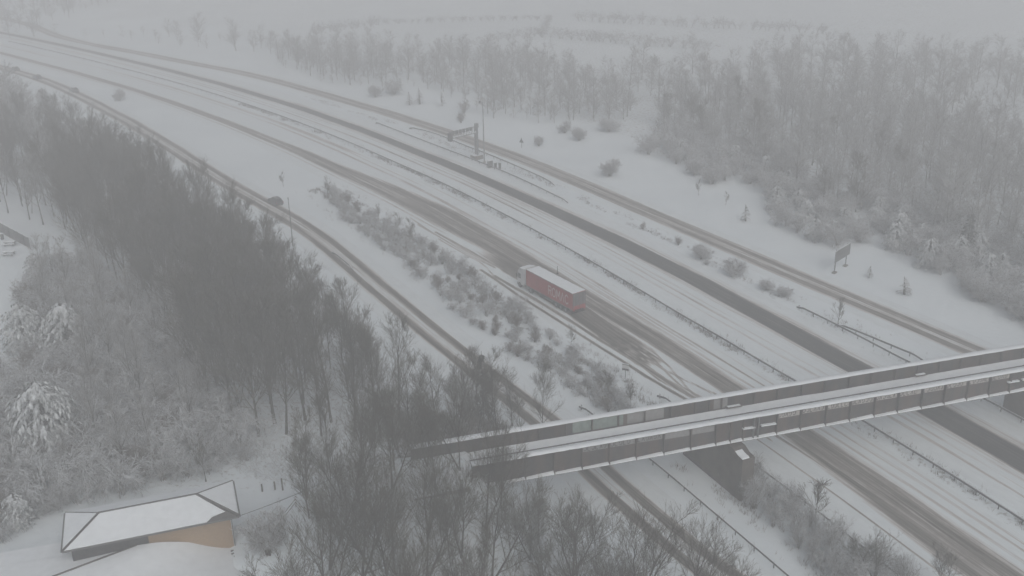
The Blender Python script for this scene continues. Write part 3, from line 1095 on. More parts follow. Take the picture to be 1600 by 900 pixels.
# ------------------------------------------------------------------ gantry, mast, cabinets, signs
def gantry():
    bx, by = (-7.89,249.10)
    ax, ay = at_su(0, 0)
    s_, u_ = su([(bx, by)])
    j = int(np.argmin(np.abs(CS - s_[0])))
    nx_, ny_ = CN[j]
    root = empty('sign_gantry', (bx, by, 0), math.atan2(-ny_, -nx_))      # local +x = out over the carriageway
    tag(root, 'cantilever sign gantry on concrete base reaching over the motorway verge', 'gantry')
    base = MB().box((0, 0, 0.45), (2.6, 2.0, 1.0), taper=0.92).build('concrete_base', 'concrete', root)
    MB().box((0, 0, 0.98), (2.2, 1.7, 0.12)).build('base_snow', 'snow', base)
    for y in (-0.42, 0.42):
        MB().box((0, y, 4.3), (0.34, 0.24, 6.8)).build('column', 'mid_metal', root)
    for z in np.arange(1.6, 7.4, 0.8):
        MB().bar((0, -0.42, z), (0, 0.42, z + 0.4), 0.07).build('brace', 'mid_metal', root)
    arm = MB()
    for y in (-0.42, 0.42):
        arm.bar((-0.4, y, 6.55), (7.4, y, 6.25), 0.14, 0.16)
        arm.bar((-0.4, y, 7.9), (7.4, y, 7.6), 0.12, 0.12)
    for x in np.arange(0, 7.5, 0.75):
        for y in (-0.42, 0.42):
            arm.bar((x, y, 6.5 - 0.04 * x), (x, y, 7.9 - 0.04 * x), 0.07)
    arm.build('arm_frame', 'mid_metal', root)
    MB().box((3.4, 0.0, 6.42), (7.4, 0.8, 0.06), ry=0.04).build('walkway', 'mid_metal', root)
    MB().box((3.4, 0.0, 6.52), (7.2, 0.7, 0.10), ry=0.04).build('walkway_snow', 'snow', root)
    for q in range(6):
        MB().box((1.1 + q * 1.0, -0.55, 7.45 - 0.04 * q), (0.72, 0.14, 0.9)).build('sign_panel', 'dark_metal', root)
    MB().box((7.3, 0.0, 6.5), (0.7, 1.1, 1.9)).build('signal_box', 'dark_metal', root)
    for y in (-0.3, 0.3):
        MB().bar((-0.35, y, 1.0), (-0.35, y, 8.4), 0.06).build('ladder_rail', 'mid_metal', root)
    for z in np.arange(1.2, 8.3, 0.5):
        MB().bar((-0.35, -0.3, z), (-0.35, 0.3, z), 0.04).build('rung', 'mid_metal', root)
    MB().box((-0.2, 0, 8.2), (0.7, 0.8, 1.0)).build('control_box', 'mid_metal', root)


gantry()
x, y = (-5.96,244.97)
ms = empty('camera_mast', (x, y, 0))
tag(ms, 'tall slim mast with a camera on top beside the sign gantry', 'mast')
MB().tube([(0, 0, 0), (0, 0, 8), (0, 0, 14.8)], [0.17, 0.13, 0.09], 8).build('pole', 'mid_metal', ms)
MB().box((0, 0, 0.2), (0.6, 0.6, 0.4)).build('footing', 'concrete', ms)
MB().bar((0, 0, 14.7), (-0.7, 0.1, 14.9), 0.07).build('bracket', 'mid_metal', ms)
MB().tube([(-0.7, 0.1, 14.4), (-0.7, 0.1, 14.75), (-0.7, 0.1, 15.05)], [0.12, 0.24, 0.16], 10).build('camera_head', 'dark_metal', ms)
for (x, y), sz, lab in (((-4.54,241.00), (1.1, 0.7, 1.7), 'tallest grey roadside cabinet beside the gantry mast'), ((-3.33,240.91), (0.6, 0.45, 1.15), 'middle and lowest roadside cabinet of the three by the gantry'), ((-2.27,239.75), (0.5, 0.45, 1.5), 'narrow roadside cabinet farthest from the gantry')):
    c = empty('roadside_cabinet', (x, y, 0), 0.5)
    tag(c, lab, 'cabinet', 'cabinets beside the gantry')
    MB().box((0, 0, sz[2] / 2 + 0.06), sz).build('body', 'mid_metal', c)
    MB().box((0, -sz[1] / 2 - 0.012, sz[2] / 2 + 0.06), (sz[0] * 0.86, 0.02, sz[2] * 0.86)).build('door', 'dark_metal', c)
    MB().box((0, 0, sz[2] + 0.11), (sz[0] * 1.05, sz[1] * 1.1, 0.10), taper=0.85).build('snow_cap', 'snow', c)
    MB().box((0, 0, 0.03), (sz[0] * 1.2, sz[1] * 1.3, 0.14)).build('plinth', 'concrete', c)

# direction sign seen from behind, two posts
(ax, ay), (bx, by) = (56.03,170.21), (59.19,173.70)
an = math.atan2(by - ay, bx - ax)
L = math.hypot(bx - ax, by - ay)
sg = empty('direction_sign', (ax, ay, 0), an)
tag(sg, 'grey backed direction sign on two posts in the snow beside the far slip road', 'road sign')
for x in (0.15, L - 0.3):
    p_ = MB().tube([(x, 0, 0), (x, 0, 4.3)], 0.09, 8).build('post', 'dark_metal', sg)
    MB().box((x, 0, 0.1), (0.9, 0.6, 0.22)).build('footing', 'concrete', p_)
pn = MB().box((L / 2 + 0.1, -0.13, 3.1), (L + 0.9, 0.06, 2.1)).build('panel', 'fence_grey', sg)
for z in (2.35, 3.0, 3.7):
    MB().bar((-0.25, -0.05, z), (L + 0.45, -0.05, z), 0.06, 0.07).build('stiffener_rail', 'mid_metal', pn)
for x in (-0.36, L + 0.55):
    MB().bar((x, -0.13, 2.05), (x, -0.13, 4.15), 0.08).build('edge_trim', 'mid_metal', pn)
MB().box((L / 2 + 0.1, -0.12, 4.19), (L + 0.9, 0.12, 0.08)).build('snow_cap', 'snow', pn)

x, y = (15.67,132.29)
mk = empty('marker_sign', (x, y, 0), R(-25))
tag(mk, 'small pale marker sign on a post at the hard shoulder by the bushes', 'road sign')
MB().tube([(0, 0, 0), (0, 0, 2.3)], 0.05, 6).build('post', 'dark_metal', mk)
pn = MB().box((0, -0.07, 1.85), (0.95, 0.05, 1.0)).build('panel', 'cab_white', mk)
MB().box((0, -0.10, 1.52), (0.95, 0.012, 0.28)).build('lower_band', 'dark_metal', pn)
MB().box((0, -0.10, 2.28), (0.95, 0.012, 0.12)).build('upper_band', 'dark_metal', pn)
MB().box((0, -0.07, 2.38), (0.95, 0.10, 0.07)).build('snow_cap', 'snow', pn)

x, y = (3.15,258.38)
wsn = empty('warning_sign', (x, y, 0), R(-30))
tag(wsn, 'small grey triangular sign on a thin post in the snow behind the gantry', 'road sign')
MB().tube([(0, 0, 0), (0, 0, 2.6)], 0.06, 6).build('post', 'dark_metal', wsn)
MB().prism([(-0.62, 1.35), (0.62, 1.35), (0, 2.5)], 'y', -0.09, -0.05).build('plate', 'dark_metal', wsn)

x, y = (-41.61,189.61)
lp = empty('lamp_column', (x, y, hz(x, y)))
tag(lp, 'thin grey lamp column at the edge of the wood by the near slip road', 'lamp post')
MB().tube([(0, 0, 0), (0, 0, 1.4), (0, 0, 1.45), (0, 0, 9.6)], [0.13, 0.13, 0.09, 0.055], 8).build('pole', 'dark_metal', lp)
MB().box((0, 0, 9.65), (0.16, 0.16, 0.22)).build('lantern', 'mid_metal', lp)
for k_, (px_, lab) in enumerate((((8.05,172.62), 'thin marker post in lane snow above the lorry trailer'),)):
    o = empty('marker_post', (px_[0], px_[1], 0))
    tag(o, lab, 'post')
    MB().tube([(0, 0, 0), (0, 0, 1.5)], [0.05, 0.04], 6).build('stem', 'dark_metal', o)
    MB().box((0, 0, 0.08), (0.35, 0.35, 0.12)).build('foot', 'rubber', o)


# ------------------------------------------------------------------ buildings
def house():
    # local frame: +x along the ridge, +y away from the camera
    A = np.array((-44.9, 86.6))
    an = R(18.5)
    root = empty('brick_house', (A[0], A[1], 0), an)
    tag(root, 'brick building with snowy hipped roof at the edge of the wood', 'building')
    L, W, ze, zr = 17.1, 7.0, 6.0, 7.35
    ra, rb = 3.5, 13.2
    roof = MB().add([(0, 0, ze), (L, 0, ze), (L, W, ze), (0, W, ze), (ra, W / 2, zr), (rb, W / 2, zr)],
                    [(0, 1, 5, 4), (1, 2, 5), (2, 3, 4, 5), (3, 0, 4), (3, 2, 1, 0)]).build('roof', 'tile_dark', root)

    def slope_snow(poly, name='roof_snow'):
        c = np.mean(poly, axis=0)
        top = [tuple(np.array(p) * 0.965 + c * 0.035 + np.array((0, 0, 0.12))) for p in poly]
        bot = [tuple(np.array(p) * 0.985 + c * 0.015 + np.array((0, 0, 0.012))) for p in poly]
        n = len(poly)
        MB().add(bot + top, [tuple(range(n, 2 * n))] + [(q, (q + 1) % n, n + (q + 1) % n, n + q) for q in range(n)]).build(name, 'snow', roof)
    slope_snow([(0, 0, ze), (L - 3.2, 0, ze), (L - 2.6, 0.45, ze + 0.22), (L - 1.2, 0.75, ze + 0.37), (rb, W / 2, zr), (ra, W / 2, zr)])
    slope_snow([(L, 0, ze), (L, W, ze), (rb, W / 2, zr)])
    slope_snow([(L, W, ze), (0, W, ze), (ra, W / 2, zr), (rb, W / 2, zr)])
    slope_snow([(0, W, ze), (0, 0, ze), (ra, W / 2, zr)])
    for a, b, w in (((ra, W / 2, zr), (rb, W / 2, zr), 0.20), ((0, 0, ze), (ra, W / 2, zr), 0.12), ((L, 0, ze), (rb, W / 2, zr), 0.30), ((L, W, ze), (rb, W / 2, zr), 0.14), ((0, W, ze), (ra, W / 2, zr), 0.10)):
        a, b = Vector(a) + Vector((0, 0, 0.10)), Vector(b) + Vector((0, 0, 0.10))
        MB().bar(a, b, w, 0.10).build('ridge_tiles', 'tile_dark', roof)
    for a, b in (((0, -0.08, ze - 0.05), (L, -0.08, ze - 0.05)), ((L + 0.08, 0, ze - 0.05), (L + 0.08, W, ze - 0.05)), ((-0.08, 0, ze - 0.05), (-0.08, W, ze - 0.05))):
        MB().bar(a, b, 0.14, 0.13).build('gutter', 'fascia', root)
    MB().box((L / 2, W / 2, ze - 0.14), (L - 0.1, W - 0.1, 0.12)).build('soffit', 'cladding_grey', root)
    MB().box((12.1, 3.5, 2.9), (8.2, 5.4, 5.8)).build('wall', 'brick_wall', root)
    MB().box((4.35, 3.5, 2.9), (7.3, 5.4, 5.8)).build('left_wall', 'dark_metal', root)  # left part of the wall, darker than the brick, below the eave
    MB().tube([(16.3, 0.72, 0), (16.3, 0.72, ze - 0.2)], 0.05, 6).build('downpipe', 'fascia', root)

    # single-storey wing in front, big snowy roof
    A2 = A
    r2 = empty('low_building', (A2[0], A2[1], 0), an)
    tag(r2, 'low building with broad snow covered roof in front of the brick house', 'building')
    inv = np.array(((math.cos(an), math.sin(an)), (-math.sin(an), math.cos(an))))

    def loc(p, z):
        q = inv @ (np.array(p) - A)
        return (q[0], q[1], z)

    def slab(v, name, thick=0.25):
        n = len(v)
        c = np.mean(v, axis=0)
        return MB().add([tuple(p) for p in v] + [tuple(c)] + [(x_, y_, z_ - thick) for x_, y_, z_ in v],
                        [(q, (q + 1) % n, n) for q in range(n)] + [tuple(range(2 * n, n, -1))] + [(q, n + 1 + q, n + 1 + (q + 1) % n, (q + 1) % n) for q in range(n)]).build(name, 'snow', r2)
    vA, vB, vC, vD, vE, vF, vG = (loc((-38.66,89.48), 4.5), loc((-36.30,89.90), 4.6), loc((-31.26,92.75), 2.0), loc((-29.60,92.19), 1.8), loc((-26.55,87.13), 1.8), loc((-23.97,81.75), 1.8), loc((-52.16,80.19), 4.2))
    # the broad roof is a ruled surface from its line against the wall to its outer end
    top_l = np.array([vA, vB, loc((-33.68,91.22), 3.5), vC, vD])
    end_l = np.array([vG, loc((-44.65,79.30), 4.0), loc((-36.68,80.01), 3.2), loc((-29.20,80.86), 2.3), vF])
    na, nb_ = 33, 7
    tt_ = np.linspace(0, 4, na)
    sm = lambda arr: np.stack([np.convolve(np.pad(np.interp(tt_, range(5), arr[:, c_]), 4, mode='edge'), np.ones(9) / 9, 'valid') for c_ in range(3)], 1)
    ca, cb_ = sm(top_l), sm(end_l)
    ca[0], ca[-1], cb_[0], cb_[-1] = vA, vD, vG, vF
    gr = np.stack([ca + (cb_ - ca) * f_ for f_ in np.linspace(0, 1, nb_)], 1).reshape(-1, 3)
    ii = np.arange(na - 1)[:, None] * nb_ + np.arange(nb_ - 1)[None, :]
    fq = np.stack([ii, ii + 1, ii + 1 + nb_, ii + nb_], -1).reshape(-1, 4)
    ro = link('roof', np_mesh('roof', gr, [fq], 'snow', True), r2)
    wA, wB, wC, wD = loc((-38.78,89.54), 4.3), loc((-52.36,80.26), 4.0), loc((-62.23,82.87), 3.4), loc((-65.77,89.18), 3.2)
    slab([wA, loc((-43.12,90.02), 3.9), loc((-46.81,91.64), 3.6), loc((-53.12,90.18), 3.4), wD, wC, wB], 'lower_roof')
    up_ = Vector((0, 0, 0.05))
    MB().bar(Vector(vA) + up_, Vector(vG) + up_, 0.15, 0.12).build('valley_flashing', 'tile_dark', ro)
    for p_, q_ in ((vD, vE), (vE, vF)):
        d_ = Vector((0.10, 0, -0.18))
        MB().bar(Vector(p_) + d_, Vector(q_) + d_, 0.14, 0.34).build('barge_board', 'fascia', ro)
    for q in range(6):
        t_ = 0.06 + 0.09 * q
        p_ = Vector(vD).lerp(Vector(vE), t_)
        MB().box(p_ + Vector((-0.42 - 0.1 * (q % 2), 0, 0.12)), (0.34, 0.2, 0.07), rz=0.1 * q).build('bare_tile', 'tile_dark', ro)
    MB().box((5.6, -7.2, 0.75), (21.6, 13.6, 1.4)).build('wall', 'brick_wall', r2)
    return root


house()
# overhead cable from the house corner into the wood
c0, c1 = Vector((-28.65, 92.1, 6.0)), Vector((-14.5, 99.5, 8.6))
pts = [c0.lerp(c1, t) - Vector((0, 0, 1.6 * t * (1 - t))) for t in np.linspace(0, 1, 12)]
tag(MB().tube(pts, 0.035, 5).build('overhead_cable', 'black'), 'thin dark overhead cable running from the house corner into the trees', 'cable')

# post and rail fence, wire fence posts, gate
def rail_fence(a, b, label, rails=3, h=1.25, step=1.9):
    a, b = np.array(a), np.array(b)
    L = np.linalg.norm(b - a)
    za, zb = hz(*a), hz(*b)
    root = empty('rail_fence', (a[0], a[1], za), math.atan2(*(b - a)[::-1]))
    tag(root, label, 'fence')
    n = int(L / step)
    for q in range(n + 1):
        t = q / n
        MB().box((L * t, 0, (zb - za) * t + h / 2 - 0.1), (0.13, 0.13, h + 0.2)).build('post', 'timber', root)
    for q in range(rails):
        z = h * (0.95 - 0.33 * q)
        rl = MB().bar((-0.1, -0.09, z), (L + 0.1, -0.09, z + zb - za), 0.05, 0.11).build('rail', 'timber', root)
        MB().bar((-0.1, -0.09, z + 0.07), (L + 0.1, -0.09, z + 0.07 + zb - za), 0.05, 0.035).build('rail_snow', 'snow', rl)


rail_fence((-23.43,95.10), (-17.53,87.41), 'three-rail timber fence on the snowy ramp below the bare trees')
rail_fence((-24.35,93.33), (-23.43,95.10), 'short end piece of rail fence beside the round bare bush', 2, 1.2, 1.2)
for (x, y), h_, lab in (((-27.45,105.89), 1.7, 'thick timber fence post standing alone in the snow right of the roof'), ((-28.39,106.06), 1.2, 'thinner fence post left of the thick timber post'), ((-29.82,105.71), 1.1, 'thin fence post nearest the hipped roof')):
    o = empty('fence_post', (x, y, hz(x, y)))
    tag(o, lab, 'post', 'wire fence posts')
    MB().box((0, 0, h_ / 2 - 0.1), (0.16, 0.16, h_ + 0.2)).build('post', 'timber', o)
    MB().box((0, 0, h_ + 0.03), (0.15, 0.15, 0.07), taper=0.6).build('snow_cap', 'snow', o)

# board fence, picnic tables and bin in the yard
a, b = np.array((-92.39,191.26)), np.array((-117.38,215.95))
L = np.linalg.norm(b - a)
root = empty('boundary_fence', (a[0], a[1], hz(*a) - 0.1), math.atan2(*(b - a)[::-1]))
tag(root, 'tall grey board fence at the edge of the snowy yard', 'fence')
n = int(L / 2.4)
BOARD = MB().box((0, 0, 1.2), (0.29, 0.04, 2.1)).mesh('board', 'fence_grey')
for q in range(n + 1):
    MB().box((q * 2.4, 0.08, 1.2), (0.14, 0.14, 2.5)).build('post', 'fence_grey', root)
    if q < n:
        for w in range(8):
            link('board', BOARD, root, (q * 2.4 + 0.15 + 0.3 * w, 0, 0.0))
MB().box((n * 1.2, 0, 2.32), (n * 2.4 + 0.2, 0.16, 0.06)).build('coping', 'fence_grey', root)
MB().box((n * 1.2, 0, 2.39), (n * 2.4 + 0.2, 0.18, 0.09)).build('coping_snow', 'snow', root)
MB().box((n * 1.2, 0, 0.14), (n * 2.4 + 0.2, 0.12, 0.26)).build('gravel_board', 'concrete', root)


def picnic(loc, rz, label):
    r = empty('picnic_table', (loc[0], loc[1], hz(*loc)), rz)
    tag(r, label, 'picnic table', 'picnic tables in the yard')
    t = MB()
    t.box((0, 0, 0.74), (2.2, 0.8, 0.06)).build('table_top', 'timber', r)
    MB().box((0, 0, 0.83), (2.15, 0.76, 0.12), taper=0.93).build('snow', 'snow', r)
    for sd in (-1, 1):
        bn = MB().box((0, sd * 0.72, 0.45), (2.2, 0.28, 0.06)).build('bench', 'timber', r)
        MB().box((0, sd * 0.72, 0.525), (2.15, 0.26, 0.09)).build('snow', 'snow', bn)
    for x in (-0.75, 0.75):
        MB().bar((x, -0.75, 0.4), (x, 0.75, 0.4), 0.06, 0.12).build('cross_beam', 'timber', r)
        for sd in (-1, 1):
            MB().bar((x, sd * 0.3, 0.72), (x, sd * 0.62, 0.0), 0.08, 0.1).build('leg', 'timber', r)


picnic((-97.23,193.34), R(4), 'snow topped picnic table nearer the board fence')
picnic((-94.87,187.59), R(0), 'snow topped picnic table farther from the board fence')
x, y = (-100.40,197.19)
bn_ = empty('litter_bin', (x, y, hz(x, y)))
tag(bn_, 'small dark bin beside the board fence at the frame edge', 'bin')
MB().tube([(0, 0, 0), (0, 0, 1.15)], [0.30, 0.34], 10).build('body', 'dark_metal', bn_)
MB().tube([(0, 0, 1.16), (0, 0, 1.26)], [0.40, 0.30], 10).build('lid_snow', 'snow', bn_)

# ------------------------------------------------------------------ trees and shrubs
TAU = 2 * math.pi


def tubes(P, Rr, sides):
    """P (N,k,3) centre lines, Rr (N,k) radii -> verts, quads"""
    N, k, _ = P.shape
    d = P[:, -1] - P[:, 0]
    d /= np.linalg.norm(d, axis=1)[:, None] + 1e-9
    ref = np.where(np.abs(d[:, 2:3]) > 0.9, np.array([[1., 0, 0]]), np.array([[0., 0, 1]]))
    e1 = np.cross(d, ref)
    e1 /= np.linalg.norm(e1, axis=1)[:, None] + 1e-9
    e2 = np.cross(d, e1)
    a = np.arange(sides) * TAU / sides
    ring = e1[:, None, :] * np.cos(a)[None, :, None] + e2[:, None, :] * np.sin(a)[None, :, None]
    V = P[:, :, None, :] + Rr[:, :, None, None] * ring[:, None, :, :]
    b = (np.arange(N) * k * sides)[:, None, None]
    j = np.arange(k - 1)[None, :, None] * sides
    s = np.arange(sides)[None, None, :]
    s2 = (s + 1) % sides
    F = np.stack([b + j + s, b + j + s2, b + j + sides + s2, b + j + sides + s], -1).reshape(-1, 4)
    return V.reshape(-1, 3), F[:, ::-1]


def cones(P, r):
    """P (N,2,3) straight twigs as three-sided spikes -> verts, tris"""
    N = len(P)
    d = P[:, 1] - P[:, 0]
    d /= np.linalg.norm(d, axis=1)[:, None] + 1e-9
    ref = np.where(np.abs(d[:, 2:3]) > 0.9, np.array([[1., 0, 0]]), np.array([[0., 0, 1]]))
    e1 = np.cross(d, ref)
    e1 /= np.linalg.norm(e1, axis=1)[:, None] + 1e-9
    e2 = np.cross(d, e1)
    a = np.arange(3) * TAU / 3
    ring = e1[:, None, :] * np.cos(a)[None, :, None] + e2[:, None, :] * np.sin(a)[None, :, None]
    V = np.concatenate([P[:, :1] + r[:, None, None] * ring, P[:, 1:2]], 1)
    b = (np.arange(N) * 4)[:, None]
    F = np.concatenate([np.stack([b + 1, b, b + 3], -1), np.stack([b + 2, b + 1, b + 3], -1), np.stack([b, b + 2, b + 3], -1)], 1).reshape(-1, 3)
    return V.reshape(-1, 3), F


def merge(parts):
    vs, q, t, o = [], [], [], 0
    for V, F in parts:
        vs.append(V)
        (q if F.shape[1] == 4 else t).append(F + o)
        o += len(V)
    faces = []
    if q:
        faces.append(np.concatenate(q))
    if t:
        faces.append(np.concatenate(t))
    return np.concatenate(vs), faces


def sprout(rng, P, Rr, n, t0, t1, ang, length, up, k, curl=0.15, rk=0.55, shrink=0.5):
    """n children on every parent branch"""
    N, kk, _ = P.shape
    t = rng.uniform(t0, t1, (N, n))
    t.sort(axis=1)
    x = t * (kk - 1)
    i0 = np.clip(x.astype(int), 0, kk - 2)
    f = (x - i0)[..., None]
    ar = np.arange(N)[:, None]
    base = P[ar, i0] * (1 - f) + P[ar, i0 + 1] * f
    dirp = P[ar, i0 + 1] - P[ar, i0]
    dirp /= np.linalg.norm(dirp, axis=-1, keepdims=True) + 1e-9
    rad = Rr[ar, i0] * (1 - f[..., 0]) + Rr[ar, i0 + 1] * f[..., 0]
    rnd = rng.normal(size=base.shape)
    perp = rnd - (rnd * dirp).sum(-1, keepdims=True) * dirp
    perp /= np.linalg.norm(perp, axis=-1, keepdims=True) + 1e-9
    a = rng.uniform(ang[0], ang[1], t.shape)[..., None]
    d = dirp * np.cos(a) + perp * np.sin(a)
    Lp = np.linalg.norm(P[:, -1] - P[:, 0], axis=-1)[:, None]
    L = Lp * length * (1 - shrink * (t - t0) / max(1e-6, t1 - t0)) * rng.uniform(0.7, 1.2, t.shape)
    tau = np.linspace(0, 1, k)
    side = rng.normal(size=base.shape) * curl
    pts = base[:, :, None, :] + L[..., None, None] * (d[:, :, None, :] * tau[:, None] + side[:, :, None, :] * (tau ** 2)[:, None])
    pts[..., 2] += (L * up)[..., None] * tau ** 2
    r0 = np.minimum(rad * rk, rad)
    rr = r0[..., None] * (1 - 0.65 * tau)
    return pts.reshape(-1, k, 3), rr.reshape(-1, k)


def bare_tree(seed, H=16.0, spread=0.28, limbs=18, upw=0.35, n2=7, n3=6, n4=5, clear=0.25, r0=0.16, twig=0.014, forks=1):
    rng = np.random.default_rng(seed)
    k = 9
    tau = np.linspace(0, 1, k)
    trunks = []
    for q in range(forks):
        lean = rng.normal(size=2) * (0.05 if forks == 1 else 0.13)
        wob = np.cumsum(rng.normal(size=(k, 2)) * 0.012 * H, axis=0) * tau[:, None]
        p = np.c_[lean[0] * H * tau + wob[:, 0], lean[1] * H * tau + wob[:, 1], H * tau * rng.uniform(0.85, 1.0) if forks > 1 else H * tau]
        trunks.append(p)
    P0 = np.array(trunks)
    R0 = np.tile(r0 * (1 - 0.88 * tau) + 0.05 * np.exp(-tau * 20), (forks, 1)) * (1 if forks == 1 else 0.75)
    P1, R1 = sprout(rng, P0, R0, limbs, clear, 0.98, (R(22), R(48)), spread, upw, 6, 0.10, 0.55, 0.55)
    P2_, R2 = sprout(rng, P1, R1, n2, 0.15, 0.98, (R(18), R(45)), 0.58, 0.25, 4, 0.10, 0.6, 0.45)
    P3, R3 = sprout(rng, P2_, R2, n3, 0.12, 1.0, (R(15), R(45)), 0.58, 0.2, 3, 0.08, 0.7, 0.4)
    P4, R4 = sprout(rng, P3, R3, n4, 0.1, 1.0, (R(12), R(42)), 0.8, 0.12, 2, 0.0, 0.9, 0.2)
    lim = lambda r, m: np.maximum(r, m)
    trunk = merge([tubes(P0, R0, 7), tubes(P1, lim(R1, 0.018), 4)])
    crown = merge([tubes(P2_, lim(R2, 0.013), 3), tubes(P3, lim(R3, 0.010), 3), cones(P4, np.full(len(P4), twig * 0.6))])
    return trunk, crown


def shrub(seed, H=3.0, stems=14, spread=0.9, n2=8, n3=6, n4=3, droop=-0.25, twig=0.013, arch=True):
    rng = np.random.default_rng(seed)
    k = 5
    tau = np.linspace(0, 1, k)
    a = rng.uniform(0, TAU, stems)
    out = rng.uniform(0.25, 1.0, stems) * spread * H * 0.5
    hh = H * rng.uniform(0.6, 1.05, stems) * (1 - 0.25 * out / (spread * H * 0.5))
    P = np.empty((stems, k, 3))
    P[:, :, 0] = (np.cos(a) * out)[:, None] * tau ** 1.2 + rng.normal(size=(stems, 1)) * 0.12 * H * 0.3
    P[:, :, 1] = (np.sin(a) * out)[:, None] * tau ** 1.2 + rng.normal(size=(stems, 1)) * 0.12 * H * 0.3
    P[:, :, 2] = hh[:, None] * (tau * 1.25 - 0.25 * tau ** 2 if arch else tau)
    Rr = np.tile(0.03 * (1 - 0.7 * tau), (stems, 1)) * H / 3
    P2_, R2 = sprout(rng, P, Rr, n2, 0.2, 1.0, (R(25), R(65)), 0.42, 0.0, 4, 0.15, 0.7, 0.4)
    P3, R3 = sprout(rng, P2_, R2, n3, 0.15, 1.0, (R(20), R(60)), 0.55, droop * 0.5, 3, 0.12, 0.8, 0.3)
    P4, R4 = sprout(rng, P3, R3, n4, 0.1, 1.0, (R(15), R(60)), 0.7, droop, 2, 0.0, 0.9, 0.2)
    lim = lambda r, m: np.maximum(r, m)
    stem = merge([tubes(P, lim(Rr, 0.016), 4)])
    crown = merge([tubes(P2_, lim(R2, 0.012), 3), tubes(P3, lim(R3, 0.011), 3), cones(P4, np.full(len(P4), twig))])
    return stem, crown


def arching(seed, H):
    """snow-bowed shrub: long whips that rise, bend over and hang, white along the top"""
    rng = np.random.default_rng(seed)
    n, k = 16, 7
    tau = np.linspace(0, 1, k)
    a = rng.uniform(0, TAU, n)
    out = rng.uniform(0.5, 1.25, n) * H * 0.75
    top = H * rng.uniform(0.65, 1.1, n)
    P = np.empty((n, k, 3))
    P[:, :, 0] = (np.cos(a) * out)[:, None] * tau ** 1.5 + rng.normal(size=(n, 1)) * 0.25
    P[:, :, 1] = (np.sin(a) * out)[:, None] * tau ** 1.5 + rng.normal(size=(n, 1)) * 0.25
    P[:, :, 2] = top[:, None] * (2.3 * tau - 1.55 * tau ** 2.2)
    Rr = np.tile(0.045 * (1 - 0.6 * tau), (n, 1))
    P2_, R2 = sprout(rng, P, Rr, 9, 0.3, 1.0, (R(20), R(60)), 0.38, -0.25, 4, 0.15, 0.8, 0.3)
    P3, R3 = sprout(rng, P2_, R2, 6, 0.15, 1.0, (R(20), R(60)), 0.5, -0.3, 3, 0.12, 0.8, 0.3)
    P4, R4 = sprout(rng, P3, R3, 2, 0.2, 1.0, (R(15), R(60)), 0.7, -0.3, 2, 0.0, 0.9, 0.2)
    return merge([tubes(P, Rr, 4)]), merge([tubes(P2_, np.maximum(R2, 0.022), 3), tubes(P3, np.maximum(R3, 0.015), 3), cones(P4, np.full(len(P4), 0.014))])


def tongues(rng, base, d, L, w, droop, lift=0.0, shrinkw=1.0):
    """drooping needle sprays: bent strips of three quads; base,d (N,3)"""
    N = len(base)
    k = 4
    tau = np.linspace(0, 1, k)
    side = np.cross(d, np.array([0, 0, 1.0]))
    side /= np.linalg.norm(side, axis=1)[:, None] + 1e-9
    side = side + rng.normal(size=side.shape) * 0.25
    c = base[:, None, :] + d[:, None, :] * (L[:, None] * tau)[..., None]
    c[..., 2] -= (L[:, None] * droop[:, None]) * tau ** 2 - lift
    ww = (w[:, None] * np.array([0.5, 1.0, 0.8, 0.15]))[..., None] * shrinkw
    V = np.stack([c - side[:, None, :] * ww, c + side[:, None, :] * ww], 2)
    V[:, :, :, 2] -= 0.0
    b = (np.arange(N) * 2 * k)[:, None]
    j = np.arange(k - 1)[None, :] * 2
    F = np.stack([b + j, b + j + 1, b + j + 3, b + j + 2], -1).reshape(-1, 4)
    return V.reshape(-1, 3), F


